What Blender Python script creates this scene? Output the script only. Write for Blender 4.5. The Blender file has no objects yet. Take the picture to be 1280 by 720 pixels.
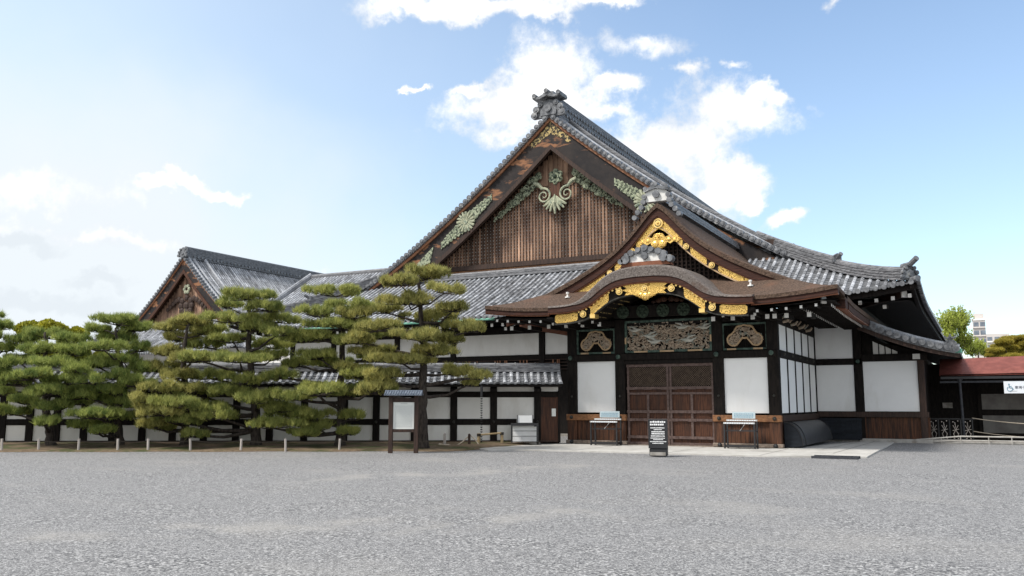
import bpy, math, random
import numpy as np
from mathutils import Vector, Matrix

random.seed(7)
rng = np.random.default_rng(7)
scene = bpy.context.scene
COL = scene.collection
R = math.radians

# ------------------------------------------------------------------ camera
YAW, PITCH, FPX = 28.4, math.degrees(math.atan(145 / 1080)), 1080.0
cam_d = bpy.data.cameras.new('camera')
cam_d.sensor_width = 36.0
cam_d.lens = 36.0 * FPX / 1280.0
cam_d.clip_start = 0.1
cam_d.clip_end = 6000
cam = bpy.data.objects.new('camera', cam_d)
COL.objects.link(cam)
CAM = np.array([0, 0, 1.6])
cam.location = CAM
cam.rotation_euler = (R(90 + PITCH), 0, R(YAW))
scene.camera = cam
_y, _p = R(YAW), R(PITCH)
FW = np.array([-math.sin(_y) * math.cos(_p), math.cos(_y) * math.cos(_p), math.sin(_p)])
RT = np.array([math.cos(_y), math.sin(_y), 0])
UP = np.cross(RT, FW)


def ray(x, y):
    return FW * FPX + RT * (x - 640) - UP * (y - 360)


def atY(x, y, Y):
    d = ray(x, y)
    return CAM + d * (Y / d[1])


def atW(x, y, w):
    return CAM + ray(x, y) * (w / FPX)


# ------------------------------------------------------------------ light, sky, exposure
SUN_EL, SUN_AZ = 52.0, 218.0       # azimuth clockwise from +Y (the depth axis)
world = bpy.data.worlds.new('World')
scene.world = world
world.use_nodes = True
sun_d = bpy.data.lights.new('sun', 'SUN')
sun_d.energy = 2.9
sun_d.angle = R(12)
sun_d.color = (1.0, 0.96, 0.9)
sun = bpy.data.objects.new('sun', sun_d)
COL.objects.link(sun)
_d = Vector((math.sin(R(SUN_AZ)) * math.cos(R(SUN_EL)), math.cos(R(SUN_AZ)) * math.cos(R(SUN_EL)), math.sin(R(SUN_EL))))
sun.rotation_euler = _d.to_track_quat('Z', 'Y').to_euler()
scene.view_settings.view_transform = 'Standard'
scene.view_settings.look = 'None'
scene.view_settings.exposure = 0.68
scene.view_settings.gamma = 1
scene.view_settings.use_curve_mapping = False
scene.render.film_transparent = False


def build_sky():
    nt = world.node_tree
    nt.nodes.clear()
    N, L = nt.nodes.new, nt.links.new

    def val(x, sock):
        if isinstance(x, (int, float)):
            sock.default_value = x
        else:
            L(x, sock)

    def m(op, a, b=0.0, c=None, clamp=False):
        n = N('ShaderNodeMath')
        n.operation = op
        n.use_clamp = clamp
        val(a, n.inputs[0])
        val(b, n.inputs[1])
        if c is not None:
            val(c, n.inputs[2])
        return n.outputs[0]

    def sstep(x, lo, hi):
        n = N('ShaderNodeMapRange')
        n.interpolation_type = 'SMOOTHSTEP'
        val(x, n.inputs[0])
        n.inputs[1].default_value = lo
        n.inputs[2].default_value = hi
        return n.outputs[0]

    def noise(vec, scale, detail, rough, off=0.0):
        mp = N('ShaderNodeMapping')
        L(vec, mp.inputs[0])
        mp.inputs['Location'].default_value = (off, off * .7, off * .3)
        n = N('ShaderNodeTexNoise')
        n.inputs['Scale'].default_value = scale
        n.inputs['Detail'].default_value = detail
        n.inputs['Roughness'].default_value = rough
        L(mp.outputs[0], n.inputs['Vector'])
        return n.outputs[0]

    sky = N('ShaderNodeTexSky')
    sky.sky_type = 'NISHITA'
    sky.sun_disc = False
    sky.sun_elevation = R(SUN_EL)
    sky.sun_rotation = R(SUN_AZ)
    sky.air_density = 1.0
    sky.dust_density = 0.6
    sky.ozone_density = 1.0
    tc = N('ShaderNodeTexCoord')
    sep = N('ShaderNodeSeparateXYZ')
    L(tc.outputs['Generated'], sep.inputs[0])
    X, Y, Z = sep.outputs
    az = m('ARCTAN2', X, Y)
    el = m('ARCSINE', Z)
    vec = tc.outputs['Generated']
    warp = m('MULTIPLY', m('SUBTRACT', noise(vec, 9.0, 6, .6), .5), .16)
    warp2 = m('MULTIPLY', m('SUBTRACT', noise(vec, 9.0, 6, .6, 5.3), .5), .12)
    azw = m('ADD', az, warp)
    elw = m('ADD', el, warp2)

    def azel(px, py):
        d = ray(px, py)
        d = d / np.linalg.norm(d)
        return math.atan2(d[0], d[1]), math.asin(d[2])

    def blob(px, py, rx, ry, gain=1.0):
        a, e = azel(px, py)
        a2, _ = azel(px + rx, py)
        _, e2 = azel(px, py - ry)
        sa, se = abs(a2 - a), abs(e2 - e)
        u = m('DIVIDE', m('SUBTRACT', azw, a), sa)
        v = m('DIVIDE', m('SUBTRACT', elw, e), se)
        d = m('SQRT', m('ADD', m('MULTIPLY', u, u), m('MULTIPLY', v, v)))
        return m('MULTIPLY', m('SUBTRACT', 1.35, d), gain)

    def union(lst):
        r = lst[0]
        for b in lst[1:]:
            n = N('ShaderNodeMath')
            n.operation = 'SMOOTH_MAX'
            L(r, n.inputs[0])
            L(b, n.inputs[1])
            n.inputs[2].default_value = 0.25
            r = n.outputs[0]
        return r

    heavy = union([
        blob(690, 85, 58, 48), blob(620, 135, 72, 30), blob(700, 130, 55, 40), blob(575, 112, 30, 10),
        blob(905, 140, 68, 40), blob(955, 112, 28, 14), blob(830, 185, 85, 38), blob(880, 225, 60, 28), blob(920, 245, 22, 10),
        blob(565, 6, 120, 20), blob(690, 6, 80, 16), blob(760, 0, 50, 10),
        blob(800, 60, 40, 18, .55), blob(745, 150, 40, 16, .7), blob(860, 260, 60, 16, .6), blob(978, 272, 36, 14), blob(236, 236, 36, 11, 1.0), blob(282, 248, 30, 10, .95), blob(180, 244, 22, 10, .9), blob(120, 300, 90, 14, .5), blob(60, 240, 90, 30, .55),
        blob(500, 104, 14, 5, .8), blob(770, 118, 40, 12, .7),
        blob(915, 82, 26, 8, .6), blob(1046, 12, 14, 18, .55), blob(845, 92, 24, 9, .6), blob(400, 335, 30, 10, .6)])
    n1 = noise(vec, 22.0, 10, .66, 2.1)
    dens = m('ADD', heavy, m('MULTIPLY', m('SUBTRACT', n1, .5), 1.9))
    cl = sstep(dens, .02, .85)
    # thin high veil that brightens the left of the sky
    a0, e0 = azel(-60, 330)
    u = m('DIVIDE', m('SUBTRACT', az, a0), .52)
    v = m('DIVIDE', m('SUBTRACT', el, e0), .235)
    dv = m('SQRT', m('ADD', m('MULTIPLY', u, u), m('MULTIPLY', v, v)))
    dv = m('ADD', dv, m('MULTIPLY', m('SUBTRACT', noise(vec, 5.0, 5, .55, 8.0), .5), .7))
    veil = m('SUBTRACT', 1.0, sstep(dv, .35, 1.15))
    # grey undersides low on the left
    gb = union([blob(60, 375, 90, 12), blob(20, 310, 60, 10), blob(110, 355, 50, 9)])
    grey = m('MULTIPLY', sstep(m('ADD', gb, m('MULTIPLY', m('SUBTRACT', noise(vec, 14, 5, .55, 3.0), .5), 1.5)), .05, .9), .45)
    # soft overall milkiness, stronger near the horizon
    milk = m('MULTIPLY', m('SUBTRACT', 1.0, sstep(el, .0, .75)), .24)
    shade = noise(vec, 12.0, 4, .5, 4.4)
    # cloud colours (before the background strength)
    core = N('ShaderNodeMix')
    core.data_type = 'RGBA'
    core.inputs[6].default_value = (5.2, 5.5, 5.9, 1)
    core.inputs[7].default_value = (7.6, 7.6, 7.6, 1)
    L(sstep(m('ADD', m('MULTIPLY', dens, .35), m('MULTIPLY', shade, .9)), .4, .85), core.inputs[0])

    def mix(f, a, b):
        n = N('ShaderNodeMix')
        n.data_type = 'RGBA'
        val(f, n.inputs[0])
        for s, x in ((6, a), (7, b)):
            if isinstance(x, tuple):
                n.inputs[s].default_value = x
            else:
                L(x, n.inputs[s])
        return n.outputs[2]

    c = sky.outputs[0]
    gain = N('ShaderNodeMix')
    gain.data_type = 'RGBA'
    gain.blend_type = 'MULTIPLY'
    gain.inputs[0].default_value = 1.0
    L(c, gain.inputs[6])
    gain.inputs[7].default_value = (1.32, 1.40, 1.42, 1)
    c = gain.outputs[2]
    c = mix(milk, c, (5.9, 6.6, 7.1, 1))
    aL, _ = azel(0, 100)
    aR, _ = azel(1000, 100)
    broad = m('MULTIPLY', m('SUBTRACT', 1.0, sstep(m('ADD', az, m('MULTIPLY', m('SUBTRACT', noise(vec, 3.5, 4, .5, 6.1), .5), .35)), aL - .15, aR)), .5)
    c = mix(broad, c, (6.1, 6.9, 7.4, 1))
    c = mix(veil, c, (5.55, 5.95, 6.25, 1))
    c = mix(cl, c, core.outputs[2])
    c = mix(grey, c, (4.6, 5.0, 5.4, 1))
    over = m('MAXIMUM', sstep(el, .50, .80), m('SUBTRACT', 1.0, sstep(Y, -.35, .25)))  # unseen white cloud overhead and behind the camera, added to whiten ambient light
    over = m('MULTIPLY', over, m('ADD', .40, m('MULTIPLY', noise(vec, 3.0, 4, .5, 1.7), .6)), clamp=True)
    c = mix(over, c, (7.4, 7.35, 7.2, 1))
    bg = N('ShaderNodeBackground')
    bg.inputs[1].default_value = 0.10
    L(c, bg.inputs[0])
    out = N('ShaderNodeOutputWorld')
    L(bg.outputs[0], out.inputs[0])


build_sky()


# ------------------------------------------------------------------ materials
def new_mat(name):
    mt = bpy.data.materials.new(name)
    mt.use_nodes = True
    nt = mt.node_tree
    b = nt.nodes['Principled BSDF']
    return mt, nt, b


def mat(name, c1, c2=None, rough=.7, scale=(8, 8, 8), detail=5, lo=.3, hi=.7, bump=0.0, metal=0.0, spec=.3, tint=None,
        c3=None, s3=(1.2, 1.2, 1.2), lo3=.5, hi3=.75, bscale=None, rnd=0.0):
    """noise-mixed colour, optional second large stain layer, optional face attribute 'tint' multiplying it"""
    mt, nt, b = new_mat(name)
    N, L = nt.nodes.new, nt.links.new
    tc = N('ShaderNodeTexCoord')
    geo = N('ShaderNodeNewGeometry')

    def noise(sc, det=detail, off=0):
        mp = N('ShaderNodeMapping')
        mp.inputs['Scale'].default_value = sc
        mp.inputs['Location'].default_value = (off, off, off)
        L(geo.outputs['Position'], mp.inputs[0])
        n = N('ShaderNodeTexNoise')
        n.inputs['Scale'].default_value = 1.0
        n.inputs['Detail'].default_value = det
        n.inputs['Roughness'].default_value = .6
        L(mp.outputs[0], n.inputs['Vector'])
        return n.outputs[0]

    def rng_(x, a, z):
        n = N('ShaderNodeMapRange')
        n.interpolation_type = 'SMOOTHSTEP'
        L(x, n.inputs[0])
        n.inputs[1].default_value = a
        n.inputs[2].default_value = z
        return n.outputs[0]

    def mix(f, a, c, bt='MIX'):
        n = N('ShaderNodeMix')
        n.data_type = 'RGBA'
        n.blend_type = bt
        if isinstance(f, float):
            n.inputs[0].default_value = f
        else:
            L(f, n.inputs[0])
        for s, x in ((6, a), (7, c)):
            if isinstance(x, tuple):
                n.inputs[s].default_value = x if len(x) == 4 else (*x, 1)
            else:
                L(x, n.inputs[s])
        return n.outputs[2]

    nz = noise(scale)
    col = mix(rng_(nz, lo, hi), c1, c2 or c1)
    if c3:
        col = mix(rng_(noise(s3, 6, 3.7), lo3, hi3), col, c3)
    if tint:
        a = N('ShaderNodeAttribute')
        a.attribute_name = 'tint'
        col = mix(1.0, col, a.outputs['Color'], 'MULTIPLY')
    if rnd:
        oi = N('ShaderNodeObjectInfo')
        mr = N('ShaderNodeMapRange')
        L(oi.outputs['Random'], mr.inputs[0])
        mr.inputs[3].default_value = 1 - rnd
        mr.inputs[4].default_value = 1 + rnd
        hs = N('ShaderNodeHueSaturation')
        L(mr.outputs[0], hs.inputs['Value'])
        L(col, hs.inputs['Color'])
        col = hs.outputs[0]
    L(col, b.inputs['Base Color'])
    b.inputs['Roughness'].default_value = rough
    b.inputs['Metallic'].default_value = metal
    b.inputs['Specular IOR Level'].default_value = spec
    if bump:
        bp = N('ShaderNodeBump')
        bp.inputs['Strength'].default_value = bump
        bp.inputs['Distance'].default_value = .03
        L(noise(bscale or scale, 6), bp.inputs['Height'])
        L(bp.outputs[0], b.inputs['Normal'])
    return mt


M = {}
M['dark'] = mat('black_stained_timber', (.007, .006, .0055), (.018, .014, .012), .75, (14, 14, 3), bump=.3, spec=.12)
M['darkbrown'] = mat('dark_brown_timber', (.022, .013, .010), (.056, .031, .022), .65, (22, 22, 2.2), bump=.3)
M['brown'] = mat('reddish_brown_timber', (.030, .011, .006), (.10, .037, .017), .6, (26, 26, 1.6), bump=.3, c3=(.03, .014, .009), s3=(3, 3, .8), rnd=.2)
M['plank'] = mat('worn_brown_boards', (.030, .013, .008), (.125, .05, .023), .65, (30, 30, 1.2), bump=.4, c3=(.02, .011, .008), s3=(9, 9, .7), lo3=.45, hi3=.7)
M['orange'] = mat('bare_orange_timber', (.17, .075, .033), (.30, .145, .066), .6, (9, 9, 20), bump=.25, c3=(.09, .04, .02), s3=(2, 2, 3))
M['trim'] = mat('copper_brown_edge', (.23, .095, .045), (.36, .17, .09), .55, (3, 3, 3), c3=(.13, .055, .03), s3=(1.5, 1.5, 1.5))
M['gable'] = mat('weathered_gable_slats', (.145, .085, .058), (.29, .18, .12), .75, (5, 5, .8), bump=.4, c3=(.085, .05, .036), s3=(1.1, 1.1, .4), lo3=.45, hi3=.7, tint=True)
M['gableback'] = mat('dark_brown_gable_boards', (.05, .024, .014), (.10, .05, .028), .8, (5, 5, .8))  # dark brown wood behind the gable slats and boards
M['batten'] = mat('grey_weathered_battens', (.42, .40, .37), (.62, .60, .57), .8, (5, 5, 5))
M['barge'] = mat('weathered_black_bargeboard', (.010, .008, .009), (.030, .022, .019), .7, (1.1, 4, 1.1), c3=(.25, .115, .055), s3=(.55, .8, 1.7), lo3=.54, hi3=.62, bump=.3)
M['plaster'] = mat('white_plaster', (.86, .86, .85), (.82, .82, .81), .85, (1.2, 1.2, 1.2), c3=(.74, .73, .70), s3=(1.6, 1.6, .5), lo3=.50, hi3=.80)
M['plaster2'] = mat('old_cream_plaster', (.78, .76, .72), (.72, .70, .66), .85, (1.2, 1.2, 1.2), c3=(.64, .61, .56), s3=(1.6, 1.6, .6), lo3=.50, hi3=.80)
M['tile'] = mat('grey_roof_tile', (.22, .23, .25), (.39, .40, .42), .42, (6, 6, 6), spec=.5, tint=True, c3=(.15, .15, .155), s3=(.7, .7, .7), lo3=.52, hi3=.78)
M['tiled'] = mat('dark_roof_tile', (.06, .063, .07), (.19, .195, .205), .45, (5, 5, 5), spec=.5, c3=(.36, .36, .35), s3=(2.2, 2.2, 2.2), lo3=.56, hi3=.7, bump=.3)
M['ridge'] = mat('grey_ridge_tile', (.07, .073, .08), (.25, .25, .26), .5, (3, 3, 30), spec=.4, c3=(.07, .07, .075), s3=(4, 4, 12), lo3=.5, hi3=.65, bump=.5)
M['onicap'] = mat('white_lime_ornament', (.62, .61, .58), (.74, .73, .70), .8, (4, 4, 4), c3=(.35, .34, .32), s3=(5, 5, 5), lo3=.58, hi3=.75)
M['bark'] = mat('cypress_bark_thatch', (.036, .023, .016), (.125, .082, .059), .95, (16, 16, 16), detail=8, bump=.9, bscale=(22, 22, 22), c3=(.115, .062, .040), s3=(1.1, 1.1, 1.1), lo3=.5, hi3=.75)
M['barkgrey'] = mat('grey_weathered_bark', (.075, .062, .055), (.19, .165, .15), .95, (18, 18, 18), detail=8, bump=.9, bscale=(25, 25, 25), c3=(.10, .06, .042), s3=(1.5, 1.5, 1.5))
M['barkedge'] = mat('layered_bark_edge', (.026, .011, .008), (.062, .022, .013), .8, (3, 3, 40), bump=.5, bscale=(2, 2, 60))
M['rededge'] = mat('red_brown_edge_batten', (.16, .058, .03), (.24, .09, .045), .6, (4, 4, 4))
M['gold'] = mat('gilded_metal', (.80, .50, .12), (.95, .66, .22), .36, (9, 9, 9), metal=.72, bump=.35, bscale=(16, 16, 16), c3=(.20, .11, .03), s3=(19, 19, 19), lo3=.54, hi3=.60)
M['goldplain'] = mat('plain_gilding', (.85, .56, .17), (.95, .68, .27), .35, (6, 6, 6), metal=.7)
M['oldgold'] = mat('dull_gilding', (.34, .25, .10), (.50, .38, .17), .5, (8, 8, 8), metal=.4, c3=(.03, .025, .02), s3=(8, 8, 8), lo3=.46, hi3=.52)
M['patina'] = mat('pale_green_patina', (.20, .235, .15), (.38, .40, .28), .7, (11, 11, 11), c3=(.035, .045, .035), s3=(8, 8, 8), lo3=.48, hi3=.58, bump=.7)
M['patinapale'] = mat('cream_green_paint', (.27, .29, .20), (.45, .45, .32), .75, (7, 7, 7), c3=(.14, .18, .14), s3=(6, 6, 6), lo3=.50, hi3=.66)
M['green'] = mat('worn_green_paint', (.030, .058, .048), (.105, .15, .12), .7, (7, 7, 7), c3=(.025, .04, .034), s3=(5, 5, 5), lo3=.5, hi3=.65)
M['darkgreen'] = mat('blackened_green_paint', (.015, .026, .018), (.05, .07, .045), .7, (14, 14, 14))
M['copper'] = mat('verdigris_copper', (.10, .27, .20), (.19, .40, .31), .6, (4, 4, 4))
M['carve'] = mat('faded_painted_carving', (.26, .195, .14), (.47, .375, .285), .8, (13, 13, 13), c3=(.22, .25, .22), s3=(5, 5, 5), lo3=.52, hi3=.66, bump=.5, bscale=(30, 30, 30))
M['carveb'] = mat('tan_carving_rim', (.40, .27, .15), (.52, .37, .23), .75, (6, 6, 6))
M['crane'] = mat('pale_bird_carving', (.36, .35, .30), (.48, .47, .42), .75, (6, 6, 6), c3=(.25, .32, .3), s3=(6, 6, 6))
M['tipwhite'] = mat('white_painted_end', (.72, .70, .66), (.80, .79, .76), .7, (9, 9, 9))
M['blackmetal'] = mat('black_metal', (.012, .012, .013), (.02, .02, .022), .45, (5, 5, 5), spec=.5)
M['boss'] = mat('dark_bronze', (.03, .03, .028), (.07, .065, .055), .5, (9, 9, 9), metal=.4)
M['hood'] = mat('black_stained_screen', (.022, .023, .026), (.05, .052, .057), .42, (3, 12, 3), spec=.5, bump=.3)
M['bluepaint'] = mat('blue_black_boards', (.007, .009, .013), (.014, .018, .025), .7, (2, 2, 9))
M['stone'] = mat('grey_stone', (.20, .185, .165), (.34, .32, .29), .9, (4, 4, 4), bump=.6, c3=(.12, .11, .09), s3=(2, 2, 2))
M['sillstone'] = mat('worn_sill_timber', (.16, .12, .095), (.28, .225, .18), .85, (9, 9, 9), bump=.4)
M['stake'] = mat('pale_weathered_wood', (.33, .29, .26), (.46, .42, .38), .85, (30, 30, 4), rnd=.12)
M['bamboo'] = mat('dry_bamboo', (.25, .18, .095), (.36, .28, .16), .6, (9, 9, 9))
M['rope'] = mat('hemp_rope', (.36, .30, .23), (.46, .40, .32), .9, (40, 40, 40))
M['black_rope'] = mat('black_palm_rope', (.02, .017, .014), (.04, .033, .026), .9, (30, 30, 30))
M['paper'] = mat('off_white_notice', (.74, .75, .71), (.70, .71, .67), .6, (3, 3, 3))
M['ink'] = mat('grey_print', (.42, .43, .42), None, .7)
M['whitepaint'] = mat('white_lettering', (.80, .80, .80), None, .6)
M['paleblue'] = mat('pale_blue_panel', (.42, .50, .53), (.47, .55, .58), .5, (5, 5, 5))
M['blueink'] = mat('blue_print', (.14, .27, .36), None, .6)
M['darkink'] = mat('navy_print', (.03, .035, .06), None, .6)
M['signwhite'] = mat('white_sign_panel', (.70, .73, .77), (.67, .70, .74), .5, (5, 5, 5))
M['redroof'] = mat('red_brown_metal_roof', (.15, .042, .032), (.22, .068, .052), .6, (3, 3, 3), c3=(.42, .20, .12), s3=(.8, .8, 1.6), lo3=.60, hi3=.85)
M['concrete'] = mat('grey_board_wall', (.13, .12, .11), (.19, .18, .165), .85, (2, 2, 2))
M['kerb'] = mat('pale_kerb_stone', (.34, .32, .29), (.46, .44, .41), .9, (5, 5, 5), bump=.4, c3=(.2, .17, .14), s3=(2, 2, 2))
M['pipe'] = mat('grey_pipe', (.42, .42, .41), (.52, .52, .51), .5, (5, 5, 5))
M['boardroof'] = mat('small_blue_grey_tile', (.10, .125, .165), (.22, .25, .30), .45, (9, 9, 9))
M['bark_pine'] = mat('pine_bark', (.020, .016, .014), (.07, .056, .046), .95, (16, 16, 5), bump=1.0, bscale=(22, 22, 8))
M['bark_grey'] = mat('grey_tree_bark', (.06, .05, .04), (.12, .10, .08), .95, (8, 8, 3))
M['aptwall'] = mat('pale_apartment_wall', (.54, .50, .47), (.60, .56, .53), .8, (.3, .3, .3))
M['aptwin'] = mat('dark_window_glass', (.10, .12, .15), (.20, .23, .27), .2, (.5, .5, .5), spec=.6)


def gold_mat():
    mt, nt, b = new_mat('engraved_gilding')
    N, L = nt.nodes.new, nt.links.new
    geo = N('ShaderNodeNewGeometry')
    no = N('ShaderNodeTexNoise')
    no.inputs['Scale'].default_value = 5
    no.inputs['Detail'].default_value = 2
    L(geo.outputs['Position'], no.inputs[0])
    mx = N('ShaderNodeMix')
    mx.data_type = 'RGBA'
    mx.inputs[0].default_value = .12
    L(geo.outputs['Position'], mx.inputs[6])
    L(no.outputs['Color'], mx.inputs[7])
    v = N('ShaderNodeTexVoronoi')
    v.inputs['Scale'].default_value = 6.5
    L(mx.outputs[2], v.inputs['Vector'])
    m1 = N('ShaderNodeMath')
    m1.operation = 'MULTIPLY'
    L(v.outputs['Distance'], m1.inputs[0])
    m1.inputs[1].default_value = 26
    m2 = N('ShaderNodeMath')
    m2.operation = 'SINE'
    L(m1.outputs[0], m2.inputs[0])
    r = N('ShaderNodeMapRange')
    r.interpolation_type = 'SMOOTHSTEP'
    L(m2.outputs[0], r.inputs[0])
    r.inputs[1].default_value = .55
    r.inputs[2].default_value = .95
    c = N('ShaderNodeMix')
    c.data_type = 'RGBA'
    c.inputs[6].default_value = (.86, .56, .16, 1)
    c.inputs[7].default_value = (.26, .14, .03, 1)
    L(r.outputs[0], c.inputs[0])
    L(c.outputs[2], b.inputs['Base Color'])
    b.inputs['Metallic'].default_value = .75
    b.inputs['Roughness'].default_value = .34
    bp = N('ShaderNodeBump')
    bp.inputs['Strength'].default_value = .6
    bp.inputs['Distance'].default_value = .02
    bp.invert = True
    L(r.outputs[0], bp.inputs['Height'])
    L(bp.outputs[0], b.inputs['Normal'])
    return mt


M['gold'] = gold_mat()


def foliage_mat(name, a, b, trans=.42):
    mt, nt, bs = new_mat(name)
    N, L = nt.nodes.new, nt.links.new
    at = N('ShaderNodeAttribute')
    at.attribute_name = 'tint'
    mix = N('ShaderNodeMix')
    mix.data_type = 'RGBA'
    L(at.outputs['Fac'], mix.inputs[0])
    mix.inputs[6].default_value = (*a, 1)
    mix.inputs[7].default_value = (*b, 1)
    L(mix.outputs[2], bs.inputs['Base Color'])
    bs.inputs['Roughness'].default_value = .6
    bs.inputs['Specular IOR Level'].default_value = .25
    tr = N('ShaderNodeBsdfTranslucent')
    L(mix.outputs[2], tr.inputs[0])
    ms = N('ShaderNodeMixShader')
    ms.inputs[0].default_value = trans
    L(bs.outputs[0], ms.inputs[1])
    L(tr.outputs[0], ms.inputs[2])
    L(ms.outputs[0], nt.nodes['Material Output'].inputs[0])
    return mt


M['needle'] = foliage_mat('green_pine_needles', (.15, .19, .05), (.52, .52, .16))
M['needle_olive'] = foliage_mat('olive_pine_needles', (.18, .19, .055), (.58, .53, .18))
M['needle_dark'] = foliage_mat('deep_green_pine_needles', (.13, .185, .048), (.46, .50, .14))
M['needle_gold'] = foliage_mat('golden_pine_needles', (.22, .21, .035), (.60, .48, .09))
M['leaf_yellow'] = foliage_mat('yellow_green_leaves', (.18, .20, .018), (.44, .40, .03), .35)
M['leaf_spring'] = foliage_mat('fresh_spring_leaves', (.34, .42, .06), (.58, .62, .15), .55)


def gravel_mat():
    mt, nt, b = new_mat('grey_gravel')
    N, L = nt.nodes.new, nt.links.new
    geo = N('ShaderNodeNewGeometry')

    def vor(s, rndm=1.0):
        v = N('ShaderNodeTexVoronoi')
        v.inputs['Scale'].default_value = s
        v.inputs['Randomness'].default_value = rndm
        L(geo.outputs['Position'], v.inputs['Vector'])
        return v

    def ramp(x, pts):
        r = N('ShaderNodeValToRGB')
        while len(r.color_ramp.elements) < len(pts):
            r.color_ramp.elements.new(.5)
        for e, (p, c) in zip(r.color_ramp.elements, pts):
            e.position = p
            e.color = (*c, 1)
        L(x, r.inputs[0])
        return r.outputs[0]

    def noise(sc, det, off=0):
        mp = N('ShaderNodeMapping')
        mp.inputs['Scale'].default_value = sc
        mp.inputs['Location'].default_value = (off, off, off)
        L(geo.outputs['Position'], mp.inputs[0])
        n = N('ShaderNodeTexNoise')
        n.inputs['Scale'].default_value = 1
        n.inputs['Detail'].default_value = det
        L(mp.outputs[0], n.inputs[0])
        return n.outputs[0]

    def mr(x, a, z, c=0.0, d=1.0):
        n = N('ShaderNodeMapRange')
        n.interpolation_type = 'SMOOTHSTEP'
        L(x, n.inputs[0])
        n.inputs[1].default_value, n.inputs[2].default_value = a, z
        n.inputs[3].default_value, n.inputs[4].default_value = c, d
        return n.outputs[0]

    def mth(op, a, c):
        n = N('ShaderNodeMath')
        n.operation = op
        for s, x in zip(n.inputs, (a, c)):
            if isinstance(x, (int, float)):
                s.default_value = x
            else:
                L(x, s)
        return n.outputs[0]

    def mix(f, a, c, bt='MIX'):
        n = N('ShaderNodeMix')
        n.data_type = 'RGBA'
        n.blend_type = bt
        if isinstance(f, float):
            n.inputs[0].default_value = f
        else:
            L(f, n.inputs[0])
        for s, x in ((6, a), (7, c)):
            if isinstance(x, tuple):
                n.inputs[s].default_value = (*x, 1)
            else:
                L(x, n.inputs[s])
        return n.outputs[2]

    v1, v2 = vor(40), vor(84)
    s1 = N('ShaderNodeSeparateColor')
    L(v1.outputs['Color'], s1.inputs[0])
    s2 = N('ShaderNodeSeparateColor')
    L(v2.outputs['Color'], s2.inputs[0])
    stone = ramp(s1.outputs[0], [(0, (.012, .012, .014)), (.25, (.070, .070, .073)), (.55, (.184, .182, .183)), (.82, (.315, .311, .304)), (1, (.56, .553, .545))])
    fine = ramp(s2.outputs[0], [(0, (.030, .030, .033)), (.45, (.167, .166, .169)), (.8, (.288, .284, .278)), (1, (.51, .507, .50))])
    big = noise((.5, .9, 1), 5)
    col = mix(mr(big, .30, .70, .25, .85), stone, fine)
    # trodden sandy streaks where the gravel is thin
    sep = N('ShaderNodeSeparateXYZ')
    L(geo.outputs['Position'], sep.inputs[0])

    def streak(p0, p1, wid):
        ax, ay = p0
        dx, dy = p1[0] - ax, p1[1] - ay
        ln = math.hypot(dx, dy)
        dx, dy = dx / ln, dy / ln
        X = mth('SUBTRACT', sep.outputs[0], ax)
        Y = mth('SUBTRACT', sep.outputs[1], ay)
        u = mth('ADD', mth('MULTIPLY', X, dx), mth('MULTIPLY', Y, dy))
        v = mth('ADD', mth('MULTIPLY', X, -dy), mth('MULTIPLY', Y, dx))
        e = mth('ABSOLUTE', mth('DIVIDE', v, wid), 0)
        l1 = mr(u, -.8, .8)
        l2 = mr(u, ln - 1.2, ln + .8, 1.0, 0.0)
        return mth('MULTIPLY', mth('MULTIPLY', mr(e, .2, 1.2, 1.0, 0.0), l1), l2)

    def gp(px, py):
        d = ray(px, py)
        t = -1.6 / d[2]
        return (d[0] * t, d[1] * t)
    st = None
    for a, z, wd in (((-40, 672), (560, 650), .8), ((500, 668), (700, 640), .5), ((560, 592), (740, 580), 1.2), ((640, 632), (820, 650), .5), ((380, 600), (560, 590), 1.0)):
        s = streak(gp(*a), gp(*z), wd)
        st = s if st is None else mth('MAXIMUM', st, s)
    patch = mth('MULTIPLY', st, mr(noise((1.1, 1.1, 1), 8, 4.0), .40, .66))
    thin = mth('MULTIPLY', mr(noise((.23, .4, 1), 4, 9.0), .52, .72), .35)
    patch = mth('MINIMUM', mth('ADD', mth('MULTIPLY', patch, .6), thin), 1.0)
    # single stones still show through
    patch = mth('MULTIPLY', patch, mr(s1.outputs[1], .75, .85, 1.0, .25))
    sand = mix(mr(noise((60, 60, 60), 3), .3, .7), (.27, .258, .238), (.345, .33, .308))
    col = mix(patch, col, sand)
    L(col, b.inputs['Base Color'])
    b.inputs['Roughness'].default_value = .85
    b.inputs['Specular IOR Level'].default_value = .25
    bp = N('ShaderNodeBump')
    bp.inputs['Strength'].default_value = .35
    bp.inputs['Distance'].default_value = .01
    L(mth('ADD', v1.outputs['Distance'], mth('MULTIPLY', v2.outputs['Distance'], .4)), bp.inputs['Height'])
    bp.invert = True
    L(bp.outputs[0], b.inputs['Normal'])
    return mt


M['gravel'] = gravel_mat()
M['doorrail'] = mat('greyed_door_rails', (.075, .047, .040), (.135, .092, .080), .65, (9, 9, 9), bump=.2)
M['grille'] = mat('brown_door_grille', (.06, .04, .028), (.12, .085, .06), .7, (9, 9, 9))
M['soil'] = mat('mossy_brown_soil', (.095, .066, .04), (.17, .125, .08), .95, (7, 7, 7), bump=.9, c3=(.055, .062, .02), s3=(.9, .9, 1), lo3=.45, hi3=.62)
M['paving'] = mat('pale_stone_paving', (.40, .385, .355), (.50, .485, .455), .9, (3, 3, 3), bump=.3, bscale=(25, 25, 25), c3=(.30, .285, .26), s3=(.7, .7, .7), lo3=.5, hi3=.8)
M['joint'] = mat('paving_joint', (.10, .09, .08), None, .9)
M['grate'] = mat('iron_grate', (.035, .037, .045), (.06, .062, .07), .5, (9, 9, 9), metal=.3)


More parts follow.
